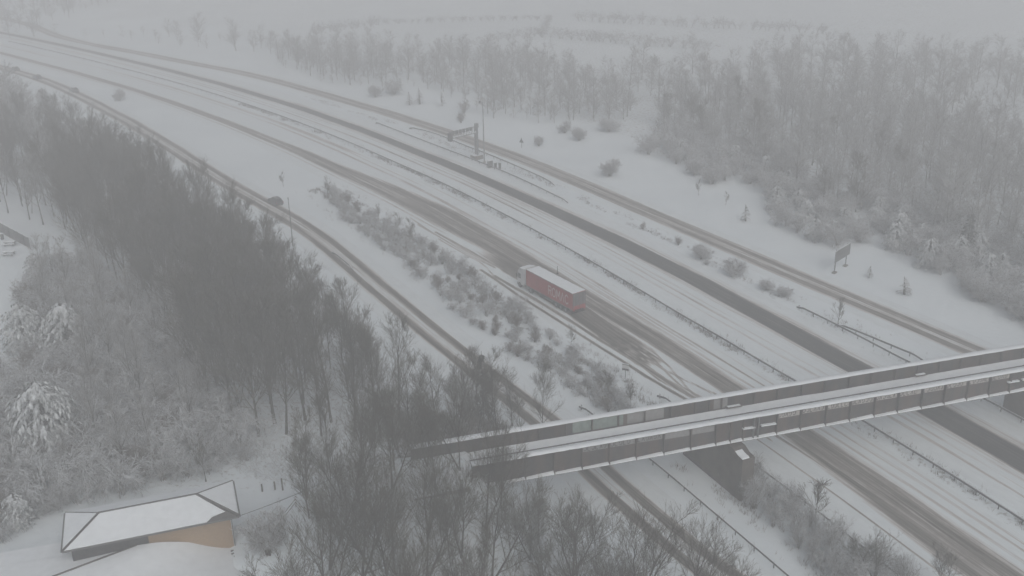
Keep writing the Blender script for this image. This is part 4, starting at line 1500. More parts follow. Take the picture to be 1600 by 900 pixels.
def evergreen(seed, H=9.0, rad=3.6, nb=90, per=11, droop=0.9, round_=True):
    rng = np.random.default_rng(seed)
    tau = np.linspace(0, 1, 7)
    P0 = np.array([np.c_[rng.normal() * 0.2 * tau, rng.normal() * 0.2 * tau, H * tau]])
    R0 = np.array([0.17 * (1 - 0.85 * tau)])
    t = rng.uniform(0.12, 1.0, nb)
    a = rng.uniform(0, TAU, nb)
    prof = np.sqrt(np.clip(1 - ((t - 0.38) / 0.64) ** 2, 0.02, 1)) if round_ else (1.05 - t)
    L = rad * prof * rng.uniform(0.75, 1.1, nb)
    base = np.c_[np.zeros(nb), np.zeros(nb), H * t * 0.96]
    d = np.c_[np.cos(a), np.sin(a), np.full(nb, 0.30)]
    k = 5
    tb = np.linspace(0, 1, k)
    PB = base[:, None, :] + d[:, None, :] * (L[:, None] * tb)[..., None]
    PB[..., 2] -= (L * 0.55)[:, None] * tb ** 2
    RB = np.tile(0.04 * (1 - 0.8 * tb), (nb, 1))
    ts = rng.uniform(0.25, 1.0, (nb, per))
    x = ts * (k - 1)
    i0 = np.clip(x.astype(int), 0, k - 2)
    f = (x - i0)[..., None]
    ar = np.arange(nb)[:, None]
    bs = (PB[ar, i0] * (1 - f) + PB[ar, i0 + 1] * f).reshape(-1, 3)
    dd = (PB[ar, i0 + 1] - PB[ar, i0])
    dd /= np.linalg.norm(dd, axis=-1, keepdims=True) + 1e-9
    rot = rng.uniform(-1.2, 1.2, (nb, per))
    dx = dd[..., 0] * np.cos(rot) - dd[..., 1] * np.sin(rot)
    dy = dd[..., 0] * np.sin(rot) + dd[..., 1] * np.cos(rot)
    dn = np.stack([dx, dy, dd[..., 2]], -1).reshape(-1, 3)
    n = len(bs)
    LL_ = rng.uniform(0.25, 0.62, n) * H / 9
    W_ = rng.uniform(0.06, 0.12, n) * H / 9
    dr = rng.uniform(0.3, 1.0, n) * droop
    st = rng.bit_generator.state
    A_ = tongues(rng, bs, dn, LL_, W_, dr)
    rng.bit_generator.state = st
    keep = rng.uniform(size=n) < 0.85
    rng.bit_generator.state = st
    B_ = tongues(rng, bs, dn, LL_ * 0.96, W_, dr, 0.035, 0.9)
    trunk = merge([tubes(P0, R0, 7), tubes(PB, np.maximum(RB, 0.012), 3)])
    return trunk, merge([A_]), merge([B_])


PROTO = {}


def proto(key, parts):
    """parts: list of (part name, (verts, faces), material)"""
    PROTO[key] = [(nm, np_mesh(key + '_' + nm, vf[0], vf[1], mt)) for nm, vf, mt in parts]


for q in range(6):
    t, c = bare_tree(10 + q, 16, (0.26, 0.30, 0.33, 0.27, 0.31, 0.36)[q], (22, 20, 18, 24, 20, 16)[q], (0.5, 0.4, 0.35, 0.5, 0.4, 0.3)[q], 7, 5, 4, (0.18, 0.14, 0.2, 0.24, 0.12, 0.16)[q], (0.13, 0.15, 0.17, 0.12, 0.14, 0.18)[q])
    proto('bare%d' % q, [('trunk', t, 'bark'), ('crown', c, 'twig')])
for q in range(2):
    t, c = bare_tree(40 + q, 13, 0.30, 13, 0.4, 7, 6, 5, 0.18, 0.15, forks=3)
    proto('multi%d' % q, [('trunk', t, 'bark'), ('crown', c, 'twig')])
for q in range(3):
    t, c = bare_tree(50 + q, 12, 0.40, (13, 11, 12)[q], 0.4, 6, 5, 3, 0.15, 0.19, 0.013, forks=(2, 3, 2)[q])
    proto('open%d' % q, [('trunk', t, 'bark'), ('crown', c, 'twig')])
for q in range(2):
    t, c = shrub(95 + q, 4.2, 20, 0.75, 7, 5, 2, 0.2, 0.010, False)
    proto('whip%d' % q, [('stems', t, 'pale_twig'), ('crown', c, 'frost_twig')])
for q in range(2):
    t, c = bare_tree(60 + q, 16, 0.24, 18, 0.4, 6, 5, 4, 0.3, 0.13, 0.015)
    proto('frosted%d' % q, [('trunk', t, 'bark'), ('crown', c, 'pale_twig')])
for q in range(4):
    t, c = shrub(80 + q, 3.2, (14, 18, 12, 16)[q], (1.1, 1.3, 1.0, 1.5)[q], 8, 6, 4, -0.2)
    proto('shrub%d' % q, [('stems', t, 'frost_twig'), ('crown', c, 'frost_twig')])
for q in range(3):
    t, c = arching(110 + q, 3.6)
    proto('arch%d' % q, [('stems', t, 'frost_twig'), ('crown', c, 'frost_twig')])
for q in range(2):
    t, c = shrub(90 + q, 4.2, 16, 0.8, 8, 6, 3, 0.1, 0.010, False)
    proto('brown%d' % q, [('stems', t, 'brown_twig'), ('crown', c, 'brown_twig')])
t, c = shrub(97, 3.4, 34, 1.15, 10, 7, 3, 0.15, 0.012, False)
proto('dense', [('stems', t, 'brown_twig'), ('crown', c, 'frost_twig')])
for q in range(2):
    t, a_, b_ = evergreen(120 + q, 9, 3.9, 170, 18, 0.8)
    proto('ever%d' % q, [('trunk', t, 'bark'), ('crown', a_, 'needle'), ('snow', b_, 'needle')])
for q in range(2):
    t, a_, b_ = evergreen(130 + q, 3.6, 1.25, 60, 10, 0.6, False)
    proto('young%d' % q, [('trunk', t, 'bark'), ('crown', a_, 'needle')])
t, a_, b_ = evergreen(140, 12.5, 2.4, 75, 9, 0.4, False)
proto('spruce', [('trunk', t, 'bark'), ('crown', a_, 'dark_needle')])
for q in range(2):
    t, c = bare_tree(150 + q, 4.5, 0.34, 10, 0.35, 4, 4, 3, 0.2, 0.05, 0.011)
    proto('sapling%d' % q, [('trunk', t, 'bark'), ('crown', c, 'twig')])

NAT_H = {'bare': 16, 'multi': 13, 'frosted': 16, 'shrub': 3.2, 'brown': 4.2, 'dense': 3.4, 'ever': 9, 'open': 12, 'whip': 4.2, 'arch': 3.6, 'young': 3.6, 'spruce': 12.5, 'sapling': 4.5}
RNG = np.random.default_rng(2024)


def plant(key, xy, h, name, label, cat, group=None, wide=1.0, rz=None):
    nat = NAT_H[key.rstrip('0123456789')]
    k = h / nat
    root = empty(name, (xy[0], xy[1], hz(*xy) - 0.08), RNG.uniform(0, TAU) if rz is None else rz)
    root.scale = (k * wide, k * wide, k)
    tag(root, label, cat, group)
    for nm, me in PROTO[key]:
        link(nm, me, root)
    return root


def inside(poly, p):
    x, y = p[:, 0], p[:, 1]
    c = np.zeros(len(p), bool)
    n = len(poly)
    for i in range(n):
        (x0, y0), (x1, y1) = poly[i], poly[(i + 1) % n]
        m = ((y0 > y) != (y1 > y)) & (x < (x1 - x0) * (y - y0) / (y1 - y0 + 1e-12) + x0)
        c ^= m
    return c


def scatter(poly, gap, seed, tries=6000, avoid=None):
    rng = np.random.default_rng(seed)
    P = np.array(poly)
    lo, hi = P.min(0), P.max(0)
    c = rng.uniform(lo, hi, (tries, 2))
    c = c[inside(poly, c)]
    keep = list(avoid) if avoid is not None and len(avoid) else []
    n0 = len(keep)
    for p in c:
        if not keep or np.min(((np.array(keep) - p) ** 2).sum(1)) > gap * gap:
            keep.append(p)
    return np.array(keep[n0:])

# ---- the wood on the near side of the slip road
W_LEFT = [(-71.47,206.64), (-54.93,185.23), (-40.03,164.53), (-25.81,140.74), (-16.84,126.62), (-9.41,117.82), (-4.81,113.73), (-8.29,111.63), (-13.33,115.61), (-19.92,116.66), (-26.47,116.92), (-33.88,117.22), (-41.86,125.91), (-47.90,141.78), (-60.74,161.56), (-74.64,176.67), (-90.06,201.86), (-98.81,228.40), (-90.19,232.70)]
pts = scatter(W_LEFT, 3.25, 1)
print('left wood', len(pts))
for q, p in enumerate(pts):
    key = 'bare%d' % (q % 6) if q % 9 else 'multi%d' % (q % 2)
    plant(key, p, RNG.uniform(12.5, 18.0) * float(0.66 + 0.34 * sstep(4, 20, road_dist([p])[0])), 'bare_tree', 'tall bare tree standing in the dense dark wood beside the near slip road', 'tree', 'bare trees in the wood by the slip road', RNG.uniform(0.85, 1.15))
# far end of that wood, darker clump against the slip road
W_FAR = [(-151.38,311.89), (-132.46,286.97), (-114.04,262.18), (-100.11,248.22), (-81.16,227.16), (-90.19,232.70), (-98.81,228.40), (-90.06,201.86), (-97.01,206.26), (-107.94,213.18), (-150, 250), (-190, 330)]
pts2 = scatter(W_FAR, 3.9, 2, avoid=pts)
print('far left wood', len(pts2))
pts2 = pts2[np.argsort((pts2 ** 2).sum(1))]
for q, p in enumerate(pts2[:75]):
    plant('bare%d' % (q % 6) if q % 4 else 'frosted%d' % (q % 2), p, RNG.uniform(9, 15), 'bare_tree', 'bare tree fading into fog at the far end of the near wood', 'tree', 'foggy bare trees at the far end of the wood', RNG.uniform(0.9, 1.2))
# ---- trees in front of the bridge on the embankment
W_FRONT = [(-23.47,95.33), (-20.88,101.23), (-15.45,104.91), (-7.86,102.67), (-5.23,100.67), (-0.56,96.85), (4.75,91.04), (9.45,84.29), (13.53,77.42), (9.63,74.25), (-6.60,76.34), (-20.64,79.30), (-18.71,86.66)]
pts3 = scatter(W_FRONT, 3.45, 3)
print('front wood', len(pts3))
for q, p in enumerate(pts3):
    key = ('open%d' % (q % 3), 'bare%d' % (q % 6), 'open%d' % ((q + 1) % 3))[q % 3]
    plant(key, p, RNG.uniform(10.5, 13.5) - 0.55 * hz(*p) if p[0] < -1 else RNG.uniform(7, 9.2), 'bare_tree', 'bare branching tree on the embankment in front of the bridge', 'tree', 'bare trees in front of the bridge', RNG.uniform(0.85, 1.1))
for (x, y), h_, k, lab in (((16.46,82.66), 10.0, 'open0', 'bare tree whose twigs overlap the near slip road below the bridge'), ((11.18,82.82), 11.0, 'open1', 'broad bare tree below the bridge end, second from the slip road'),
                           ((5.89,82.99), 11.5, 'open2', 'bare tree with a clear forked trunk at the bottom below the girder end'), ((20.03,80.26), 8.0, 'open0', 'low spreading bare tree nearest the slip road at the bottom of the frame')):
    plant(k, (x, y), h_, 'bare_tree', lab, 'tree', None, 1.05)
# ---- low brown thicket below the wood's end, next to the bridge
for q, p in enumerate(scatter([(-16.82,118.12), (-8.71,120.23), (-1.22,115.90), (2.83,115.74), (-3.55,109.28), (-12.90,110.35)], 2.2, 4)):
    plant('brown%d' % (q % 2), p, RNG.uniform(2.5, 4.5), 'brown_shrub', 'brown leafless shrub in the thicket behind the bridge end', 'shrub', 'brown shrubs behind the bridge end')
plant('spruce', (-4.03,119.54), 11.0, 'conifer_tree', 'single dark pointed conifer at the wood edge by the slip road', 'tree', None, 0.75)
for q, p in enumerate(scatter([(-8.65,119.08), (-2.91,124.24), (1.29,119.82), (3.63,115.70), (-1.22,112.54), (-5.21,113.75)], 3.0, 44)):
    plant('bare%d' % (q % 6), p, RNG.uniform(6.5, 10.5), 'bare_tree', 'thin bare tree between the bridge end and the near slip road', 'tree', 'thin bare trees by the bridge end', 1.0)
# ---- snow-laden evergreens and shrubs at the left
for (x, y), h_, k, lab in (((-59.07,115.90), 10.5, 'ever0', 'large rounded evergreen heavy with snow above the low roof'), ((-66.36,142.65), 9.5, 'ever1', 'drooping snow laden evergreen above the large rounded one'),
                           ((-74.62,146.35), 8.0, 'ever0', 'snow laden evergreen by the yard at the frame edge'), ((-42.66,113.73), 4.2, 'ever1', 'slim snow caked evergreen shrub behind the brick house roof'),
                           ((-55.99,100.01), 4.5, 'ever0', 'snow laden evergreen bush low beside the snowy roof'), ((-83.96,174.14), 5.5, 'ever1', 'small snow laden evergreen between picnic tables and drooping tree')):
    plant(k, (x, y), h_, 'evergreen_tree', lab, 'evergreen tree', None, 1.0)
SH = [(-82.58,165.42), (-79.94,178.53), (-61.82,161.61), (-47.32,139.63), (-40.98,125.88), (-32.71,115.61), (-36.71,109.13), (-43.65,106.64), (-50.84,103.60), (-56.33,95.89), (-64.77,108.11), (-75.30,134.83), (-71.25,142.88)]
pts4 = scatter(SH, 2.35, 5)
print('shrubs left', len(pts4))
for q, p in enumerate(pts4):
    k = ('arch%d' % (q % 3), 'shrub%d' % (q % 4), 'arch%d' % ((q + 1) % 3), 'shrub%d' % ((q + 2) % 4), 'brown%d' % (q % 2))[q % 5]
    plant(k, p, RNG.uniform(2.4, 5.0), 'frosted_shrub', 'snow dusted leafless shrub in the tangle between yard and brick house', 'shrub', 'snowy shrubs between the yard and the house', 1.1)
for q, p in enumerate(scatter([(-82.58,165.42), (-79.94,178.53), (-61.82,161.61), (-47.32,139.63), (-38.83,117.42), (-43.17,110.09), (-53.90,107.70), (-61.34,134.20)], 4.6, 6)):
    plant('frosted%d' % (q % 2), p, RNG.uniform(6, 11), 'frosted_tree', 'slender frosted tree rising from the snowy shrubs above the house', 'tree', 'frosted trees among the snowy shrubs', 1.0)
for (x, y), h_, k, lab in (((-37.08,108.17), 6.0, 'sapling0', 'thin bare sapling just behind the hipped roof'), ((-45.43,109.89), 4.5, 'brown0', 'fan shaped brown shrub behind the roof ridge'), ((-47.73,110.98), 3.8, 'brown1', 'shorter fan shaped shrub left of the other behind the ridge'),
                           ((-25.44,89.30), 5.2, 'dense', 'round dense bare bush right of the low roof'), ((-33.25,112.61), 2.6, 'shrub1', 'small snowy shrub in the clearing above the fence posts')):
    plant(k, (x, y), h_, 'bare_shrub', lab, 'shrub', None, 0.78)
# ---- thicket strip between slip road and motorway
STRIP = [(-42.04,224.42), (-37.41,221.75), (-27.03,203.76), (-19.70,193.68), (-12.98,184.44), (-6.09,169.82), (-0.07,158.38), (5.70,145.85), (10.81,135.90), (16.40,128.45), (15.22,121.75), (11.02,121.93), (6.87,131.14), (-0.21,140.60), (-7.21,152.41), (-17.03,174.96), (-23.78,185.08), (-35.50,208.41)]
pts5 = scatter(STRIP, 1.95, 7)
print('strip', len(pts5))
for q, p in enumerate(pts5):
    near = p[1] < 165
    k = ('shrub%d' % (q % 4)) if q % 4 else 'brown%d' % (q % 2)
    plant(k, p, RNG.uniform(1.3, 2.9), 'verge_shrub', 'low frosted shrub in the thicket strip between slip road and motorway', 'shrub', 'shrubs in the strip beside the motorway', 1.1)
for (x, y), h_, lab in (((-39.60,219.60), 4.6, 'bare sapling at the far tip of the shrub strip'), ((-26.77,203.75), 3.4, 'bare sapling on the strip edge next to the dark slush lane'), ((-22.23,196.83), 4.2, 'left one of the two dense saplings on the shrub strip'),
                        ((-19.46,190.76), 5.0, 'right and taller one of the two dense saplings on the shrub strip'), ((-51.08,229.41), 3.4, 'lone thin sapling in the snow above the dark car'),
                        ((8.61,142.35), 3.6, 'bare sapling in the strip behind the lorry'), ((12.33,127.16), 4.2, 'bare upright sapling beside the small marker sign'), ((15.41,123.46), 3.6, 'bare sapling just before the bridge next to the marker sign')):
    plant('sapling%d' % (RNG.integers(2)), (x, y), h_, 'sapling', lab, 'sapling', None, 0.9)
# ---- verge between slip road and motorway, this side of the bridge
pts6 = scatter([(23.79,106.82), (28.30,106.65), (33.36,95.08), (40.15,85.25), (32.19,82.16), (29.22,92.39), (26.72,99.51)], 1.7, 8)
print('verge', len(pts6))
for q, p in enumerate(pts6):
    plant(('whip%d' % (q % 2), 'whip%d' % ((q + 1) % 2), 'shrub%d' % (q % 4))[q % 3], p, RNG.uniform(2.2, 4.2), 'verge_sapling', 'thin frosted sapling in the verge below the bridge between two crash barriers', 'sapling', 'saplings in the verge below the bridge', 0.9)
for (x, y), h_, k, lab in (((32.76,97.46), 5.6, 'sapling1', 'taller bare sapling among the verge saplings right of the pier'), ((36.06,87.39), 5.4, 'open0', 'round spreading bare bush at the bottom beside the slushy lane'), ((42.35,85.18), 3.8, 'open1', 'small bare bush cut by the bottom edge right of the round one')):
    plant(k, (x, y), h_, 'bare_shrub', lab, 'shrub', None, 1.25)
# ---- single shrubs on the far verge
for (x, y), h_, k, w_, lab in (
        ((22.86,232.09), 4.0, 'dense', 1.0, 'lone round bush in the open snow beyond the far slip road'),
        ((46.78,198.99), 3.6, 'young0', 1.2, 'small upright snowy bush in the open snow near the wood edge'),
        ((64.78,160.27), 3.2, 'young1', 1.5, 'snowy cone shaped bush right of the direction sign'),
        ((61.39,167.82), 2.4, 'young0', 1.0, 'smallest cone shaped bush between the sign and the wood'),
        ((34.51,178.32), 2.9, 'dense', 1.1, 'round bush on the verge beside the dark cleared lane'),
        ((38.79,170.28), 2.8, 'dense', 1.35, 'wide round bush right of the other on the verge beside the dark lane'),
        ((34.69,175.43), 1.2, 'shrub0', 1.2, 'tiny shrub at the foot of the round verge bush'),
        ((42.77,163.40), 1.8, 'dense', 1.3, 'low bush at the left end of the pair before the crash barrier'),
        ((45.07,160.52), 1.8, 'dense', 1.4, 'low bush at the right end of the pair before the crash barrier'),
        ((25.81,195.31), 1.6, 'brown0', 1.0, 'tiny brown shrub on the far verge farthest from the bridge'),
        ((31.38,185.89), 1.7, 'brown1', 1.0, 'tiny brown shrub next to the round verge bush'),
        ((7.53,259.89), 2.7, 'dense', 0.85, 'small dark bush in the snow right of the triangular sign'),
        ((14.67,272.36), 3.2, 'dense', 1.0, 'bush at the wood edge, left of the pair above the open snow'),
        ((18.04,264.76), 3.6, 'dense', 1.0, 'bush at the wood edge, right of the pair above the open snow'),
        ((26.50,272.72), 3.6, 'dense', 1.4, 'wide dark bush at the corner of the far wood edge'),
        ((-29.17,309.82), 4.0, 'young1', 1.4, 'left of the two cone shaped bushes by the far wood'),
        ((-26.18,310.39), 5.0, 'young0', 1.2, 'right and taller of the two cone shaped bushes by the far wood'),
        ((-19.37,307.20), 4.2, 'young1', 1.1, 'lone cone shaped bush above the gantry arm'),
        ((-40.51,321.46), 4.0, 'dense', 1.0, 'faint round bush at the far wood edge left of the cone bushes'),
        ((-35.33,324.62), 4.4, 'dense', 1.2, 'faint bush touching the far wood left of the cone bushes'),
        ((-119.98,324.59), 3.4, 'dense', 1.0, 'faint lone bush in the snow between slip road and motorway'),
        ((-144.49,326.03), 3.8, 'dense', 0.9, 'faint bush left of the slip road near the far wood'),
        ((-12.65,297.59), 4.2, 'brown0', 1.0, 'brown shrub at the far wood edge left of the mast'),
        ((-13.14,286.13), 3.0, 'brown1', 1.0, 'lower brown shrub left of the mast')):
    plant(k, (x, y), h_, 'round_bush' if k == 'dense' else 'verge_bush', lab, 'bush', None, w_)
for (x, y), h_, lab in (((50.18,148.30), 5.0, 'small leafless tree standing at the fork of two crash barriers'), ((40.45,216.34), 3.6, 'thin young sapling in open snow below the wood tip'), ((44.86,209.40), 3.0, 'thinnest sapling in open snow right of the other')):
    plant('sapling1', (x, y), h_, 'sapling', lab, 'sapling', None, 0.85)
# ---- the wood on the far side: snowy shrubs at its edge, trees behind
EDGE = [(33.50,250.52), (39.34,237.69), (43.98,222.15), (51.20,230.00), (54.87,217.62), (53.05,198.58), (55.16,187.25), (59.23,182.49), (69.73,187.42), (70.02,179.50), (71.19,169.95), (74.92,165.32), (76.67,151.82), (77.93,145.73), (82.80,139.86), (97.09,164.09), (90.34,183.35), (83.16,202.63), (67.79,212.20), (62.66,248.22), (50.06,264.71), (41.27,272.15)]
pts7 = scatter(EDGE, 3.4, 9)
print('right edge shrubs', len(pts7))
for q, p in enumerate(pts7):
    r_ = q % 5
    if r_ in (0, 1, 2):
        plant('shrub%d' % (q % 4), p, RNG.uniform(3.0, 5.2), 'frosted_shrub', 'frosted shrub along the edge of the wood beyond the far slip road', 'shrub', 'frosted shrubs at the far wood edge', 1.2)
    elif r_ == 3:
        plant('ever%d' % (q % 2), p, RNG.uniform(3.8, 5.8), 'snowy_evergreen', 'snow capped evergreen bush in the edge of the wood beyond the far slip road', 'bush', 'snowy evergreens at the far wood edge', 1.0)
    else:
        plant('dense', p, RNG.uniform(3, 4.6), 'frosted_shrub', 'frosted shrub along the edge of the wood beyond the far slip road', 'shrub', 'frosted shrubs at the far wood edge', 1.1)
plant('spruce', (81.03,175.59), 9.0, 'conifer_tree', 'dark spruce among frosted shrubs in the far wood edge', 'tree', None, 1.4)
W_RIGHT = [(37.07,265.79), (47.89,252.36), (57.18,237.41), (61.36,208.29), (76.74,199.02), (84.14,177.02), (95.69,161.34), (118.20,200.31), (120.04,238.05), (103.67,277.29), (74.50,299.23), (47.34,301.78)]
pts8 = scatter(W_RIGHT, 6.3, 10)
print('right wood', len(pts8))
for q, p in enumerate(pts8[:260]):
    k = 'bare%d' % (q % 6) if q % 5 == 0 else 'frosted%d' % (q % 2)
    plant(k, p, RNG.uniform(7, 12), 'frosted_tree', 'bare frosted tree in the foggy wood beyond the far slip road', 'tree', 'bare trees in the far wood', 1.35)


# ---- woods so far off in the fog that they read as one mass
def low_tree(seed, small):
    rg = np.random.default_rng(seed)
    tau = np.linspace(0, 1, 4)
    P0 = np.array([np.c_[rg.normal() * 0.6 * tau, rg.normal() * 0.6 * tau, 14 * tau]])
    R0 = np.array([0.16 * (1 - 0.85 * tau)])
    P1, R1 = sprout(rg, P0, R0, 9 if small else 15, 0.06, 0.98, (R(25), R(50)), 0.34, 0.35, 3, 0.1, 0.5, 0.5)
    P2_, R2 = sprout(rg, P1, R1, 5, 0.15, 1.0, (R(18), R(50)), 0.60, 0.2, 2, 0.0, 0.6, 0.4)
    P3, R3 = sprout(rg, P2_, R2, 4, 0.1, 1.0, (R(15), R(50)), 0.8, 0.1, 2, 0.0, 0.7, 0.3)
    return merge([tubes(P0, R0, 5), tubes(P1, np.maximum(R1, 0.03), 3)]), merge([cones(P2_, np.full(len(P2_), 0.035)), cones(P3, np.full(len(P3), 0.06))])


def far_mass(name, poly, gap, seed, h0, h1, label, kind='stuff', tries=9000, given=None):
    rng = np.random.default_rng(seed)
    pp = scatter(poly, gap, seed, tries) if given is None else given
    zz = height(pp)
    parts = []
    lows = []
    for v in range(4):
        lows.append(low_tree(300 + v, v < 2))
    for (x, y), z in zip(pp, zz):
        sml = rng.uniform() > 0.6
        k = rng.uniform(h0, h1) / 14 * (0.45 if sml else 1.0)
        a = rng.uniform(0, TAU)
        R2 = np.array([[math.cos(a), -math.sin(a), 0], [math.sin(a), math.cos(a), 0], [0, 0, 1]])
        for V, Fs in lows[rng.integers(2) + (0 if sml else 2)]:
            Vt = (V * k * np.array((1.5, 1.5, 1))) @ R2.T + np.array((x, y, z))
            o = 0
            for Fq in Fs:
                parts.append((Vt, Fq))
    V_all, q4, t3, o = [], [], [], 0
    last = None
    for Vt, Fq in parts:
        if last is not None and Vt is last:
            oo = o - len(Vt)
        else:
            V_all.append(Vt)
            oo = o
            o += len(Vt)
            last = Vt
        (q4 if Fq.shape[1] == 4 else t3).append(Fq + oo)
    faces = [np.concatenate(x) for x in (q4, t3) if x]
    print(name, len(pp), sum(len(f) * (2 if f.shape[1] == 4 else 1) for f in faces))
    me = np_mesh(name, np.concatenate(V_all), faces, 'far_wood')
    return tag(link(name, me), label, 'wood', None, kind)


far_mass('far_wood', None, 0, 24, 10, 15, 'far end of the near wood where its trees merge in the fog', given=pts2[75:])
far_mass('far_wood', W_RIGHT, 3.9, 20, 5, 11, 'understorey of bare trees filling the wood beyond the far slip road')
far_mass('far_wood', [(47.34,301.78), (74.50,299.23), (103.67,277.29), (120.04,238.05), (118.20,200.31), (148.94,247.23), (167.28,341.64), (110.12,359.16), (79.23,356.85), (43.19,344.30), (32.09,316.20)], 5.8, 21, 6, 12, 'distant bare wood dissolving into the fog beyond the frosted trees')
far_mass('far_wood', [(-86.78,387.50), (-61.64,346.89), (-47.95,338.37), (-30.96,331.75), (-18.26,319.29), (-4.37,290.61), (11.35,281.78), (28.94,283.90), (36.31,286.97), (31.02,325.54), (18.73,355.59), (-7.42,378.46), (-31.03,390.07), (-60.18,397.45), (-78.47,406.43)], 3.7, 22, 4.5, 9.5, 'foggy band of bare woodland behind the sign gantry')
far_mass('far_wood', [(-213.61,453.32), (-146.02,452.91), (-99.18,423.32), (-87.06,400.60), (-123.29,418.92), (-172.43,451.34), (-225.76,480.93), (-330, 560), (-200, 580)], 7, 23, 6, 11, 'faint wood at the top of the picture beyond the motorway bend')

# ---- hedgerows between the far fields
def hedge(a, b, h_, label, seed):
    rng = np.random.default_rng(seed)
    a, b = np.array(a), np.array(b)
    n = max(6, int(np.linalg.norm(b - a) / 2.4))
    t, c = shrub(500 + seed, 3.2, 6, 1.3, 4, 3, 1, 0.0, 0.07)
    parts = []
    for q in range(n):
        p = a + (b - a) * (q + rng.uniform(-0.4, 0.4)) / n + rng.normal(size=2) * 0.6
        z = hz(*p)
        k = rng.uniform(0.75, 1.2) * h_ / 3.2
        an = rng.uniform(0, TAU)
        R2 = np.array([[math.cos(an), -math.sin(an), 0], [math.sin(an), math.cos(an), 0], [0, 0, 1]])
        for V, Fs in (t, c):
            Vt = (V * k * np.array((1.3, 1.3, 1))) @ R2.T + np.array((p[0], p[1], z))
            for j, Fq in enumerate(Fs):
                parts.append((Vt if j == 0 else np.zeros((0, 3)), Fq if j == 0 else Fq - len(Vt)))
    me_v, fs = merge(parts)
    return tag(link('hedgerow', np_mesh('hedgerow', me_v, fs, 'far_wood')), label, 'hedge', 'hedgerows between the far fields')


hedge((-78.81,449.16), (-53.45,470.32), 4.0, 'foggy hedgerow at the top left of the far fields', 1)
hedge((-11.62,412.53), (13.58,427.46), 4.0, 'short foggy hedgerow above the woodland band', 2)
hedge((13.58,427.46), (76.42,387.94), 4.5, 'long foggy hedgerow crossing the field behind the wood corner', 3)
hedge((-53.45,470.32), (19.40,475.13), 3.0, 'faint hedgerow continuing along the upper field', 4)
hedge((19.40,475.13), (13.58,427.46), 2.5, 'hedgerow joining the two field lines', 5)
hedge((30.22,467.94), (126.93,417.50), 4.0, 'faintest hedgerow near the top of the picture', 6)

# ------------------------------------------------------------------ ground cover
def blades(pos, h, lean, w, rng):
    n = len(pos)
    a = rng.uniform(0, TAU, n)
    d = np.c_[np.cos(a), np.sin(a), np.zeros(n)]
    tip = pos + d * (h * lean)[:, None]
    tip[:, 2] += h
    s = np.c_[-np.sin(a), np.cos(a), np.zeros(n)] * w[:, None]
    V = np.stack([pos - s, pos + s, tip], 1).reshape(-1, 3)
    return V, np.arange(3 * n).reshape(-1, 3)


def tufts(name, s0, s1, u_fn, n, label, seed, hmax):
    rng = np.random.default_rng(seed)
    s_ = rng.uniform(s0, s1, n * 3)
    u_ = u_fn(rng, s_)
    keep = fbm(s_ / 4.0, u_ / 1.2, seed, 2) > 0.55
    s_, u_ = s_[keep][:n], u_[keep][:n]
    j = np.clip(np.round(s_ - CS[0]).astype(int), 0, len(CL) - 1)
    P_ = CL[j] + CN[j] * u_[:, None] + CD[j] * (s_ - CS[j])[:, None]
    pos, hh = [], []
    for q in range(5):
        pos.append(P_ + rng.normal(size=P_.shape) * 0.12)
        hh.append(rng.uniform(0.3, 1.0, len(P_)) * hmax)
    pos, hh = np.concatenate(pos), np.concatenate(hh)
    pos = np.c_[pos, height(pos) - 0.02]
    V, F_ = blades(pos, hh, rng.uniform(0.1, 0.9, len(hh)), rng.uniform(0.008, 0.022, len(hh)), rng)
    tag(link(name, np_mesh(name, V, [F_], 'brown_twig')), label, 'grass', None, 'stuff')


tufts('dead_grass', -15, 260, lambda r, s: r.normal(size=len(s)) * 0.7, 2600, 'dead weeds poking through snow along the central reservation', 31, 0.7)
tufts('dead_grass', 30, 260, lambda r, s: 19.5 + r.normal(size=len(s)) * 1.1, 1600, 'dead grass showing through snow on the far verge', 32, 0.5)
tufts('dead_grass', -10, 60, lambda r, s: -22.5 + r.normal(size=len(s)) * 2.0, 1800, 'dead grass in the verge below and beside the bridge', 33, 0.9)
tufts('dead_grass', 40, 165, lambda r, s: -23.5 + r.normal(size=len(s)) * 2.2, 3000, 'dead stalks between the shrubs of the verge strip', 34, 0.8)


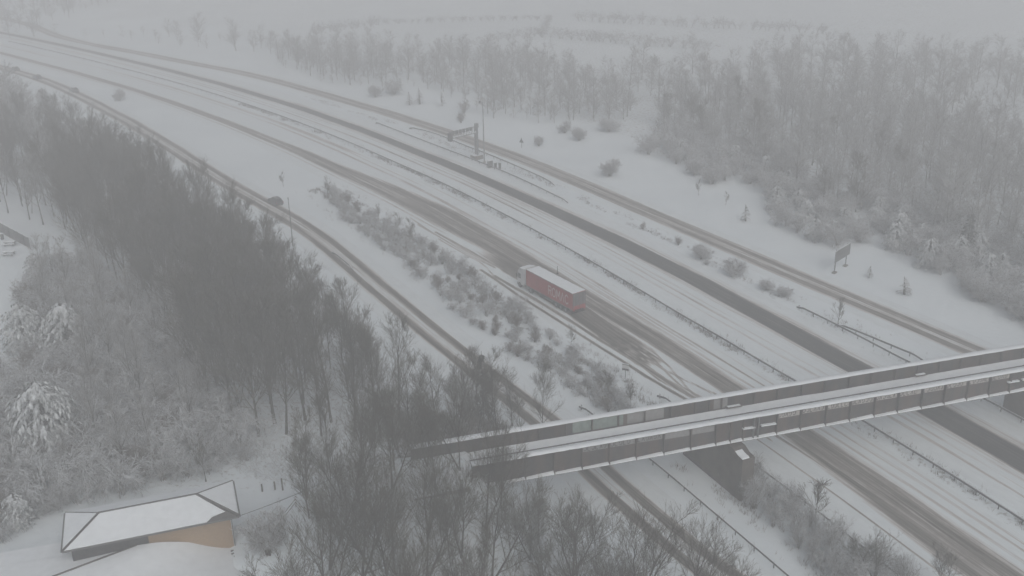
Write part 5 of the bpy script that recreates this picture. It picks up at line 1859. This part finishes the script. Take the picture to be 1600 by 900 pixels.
def brambles(poly, n, seed, label):
    """low arching snow-dusted stalks on the floor of the wood"""
    rng = np.random.default_rng(seed)
    P_ = np.array(poly)
    c = rng.uniform(P_.min(0), P_.max(0), (n * 4, 2))
    c = c[inside(poly, c)]
    c = c[fbm(c[:, 0] / 5, c[:, 1] / 5, seed, 2) > 0.42][:n]
    m = len(c)
    a = rng.uniform(0, TAU, m)
    L = rng.uniform(0.6, 2.0, m)
    hh = rng.uniform(0.25, 0.9, m)
    tau = np.linspace(0, 1, 4)
    z = height(c)
    PP = np.empty((m, 4, 3))
    PP[:, :, 0] = c[:, :1] + (np.cos(a) * L)[:, None] * tau
    PP[:, :, 1] = c[:, 1:] + (np.sin(a) * L)[:, None] * tau
    PP[:, :, 2] = z[:, None] + hh[:, None] * 4 * tau * (1 - 0.75 * tau) - 0.02
    V, F_ = tubes(PP, np.tile(np.array((0.018, 0.016, 0.013, 0.008)), (m, 1)), 3)
    tag(link('undergrowth', np_mesh('undergrowth', V, [F_], 'frost_twig')), label, 'undergrowth', None, 'stuff')


brambles(SH, 6500, 41, 'snow dusted brambles between the shrubs above the brick house')
brambles(W_LEFT, 9000, 42, 'snow dusted undergrowth on the floor of the near wood')
brambles(W_FRONT, 3000, 43, 'undergrowth on the embankment in front of the bridge')
brambles([(-41.31,117.52), (-28.94,117.02), (-19.72,115.09), (-12.90,110.35), (-18.12,102.40), (-27.76,106.72), (-32.82,108.99)], 900, 44, 'low stalks in the small clearing behind the house')

# ------------------------------------------------------------------ haze: the snowy air itself
hz_me = MB().box((0, 1100, (-3.5 + 73.0) / 2), (4200, 3200, 73.0 + 3.5))
hm = bpy.data.materials.new('haze')
hm.use_nodes = True
hn = hm.node_tree
hn.nodes.clear()
vo = hn.nodes.new('ShaderNodeVolumePrincipled')
vo.inputs['Color'].default_value = (0.955, 0.966, 0.982, 1)
vo.inputs['Density'].default_value = 0.0030
vo.inputs['Anisotropy'].default_value = 0.0
ho = hn.nodes.new('ShaderNodeOutputMaterial')
hn.links.new(vo.outputs[0], ho.inputs['Volume'])
MATS['haze'] = hm
tag(hz_me.build('haze', 'haze'), 'pale grey snowy haze filling the air over the whole place', 'haze', None, 'stuff')
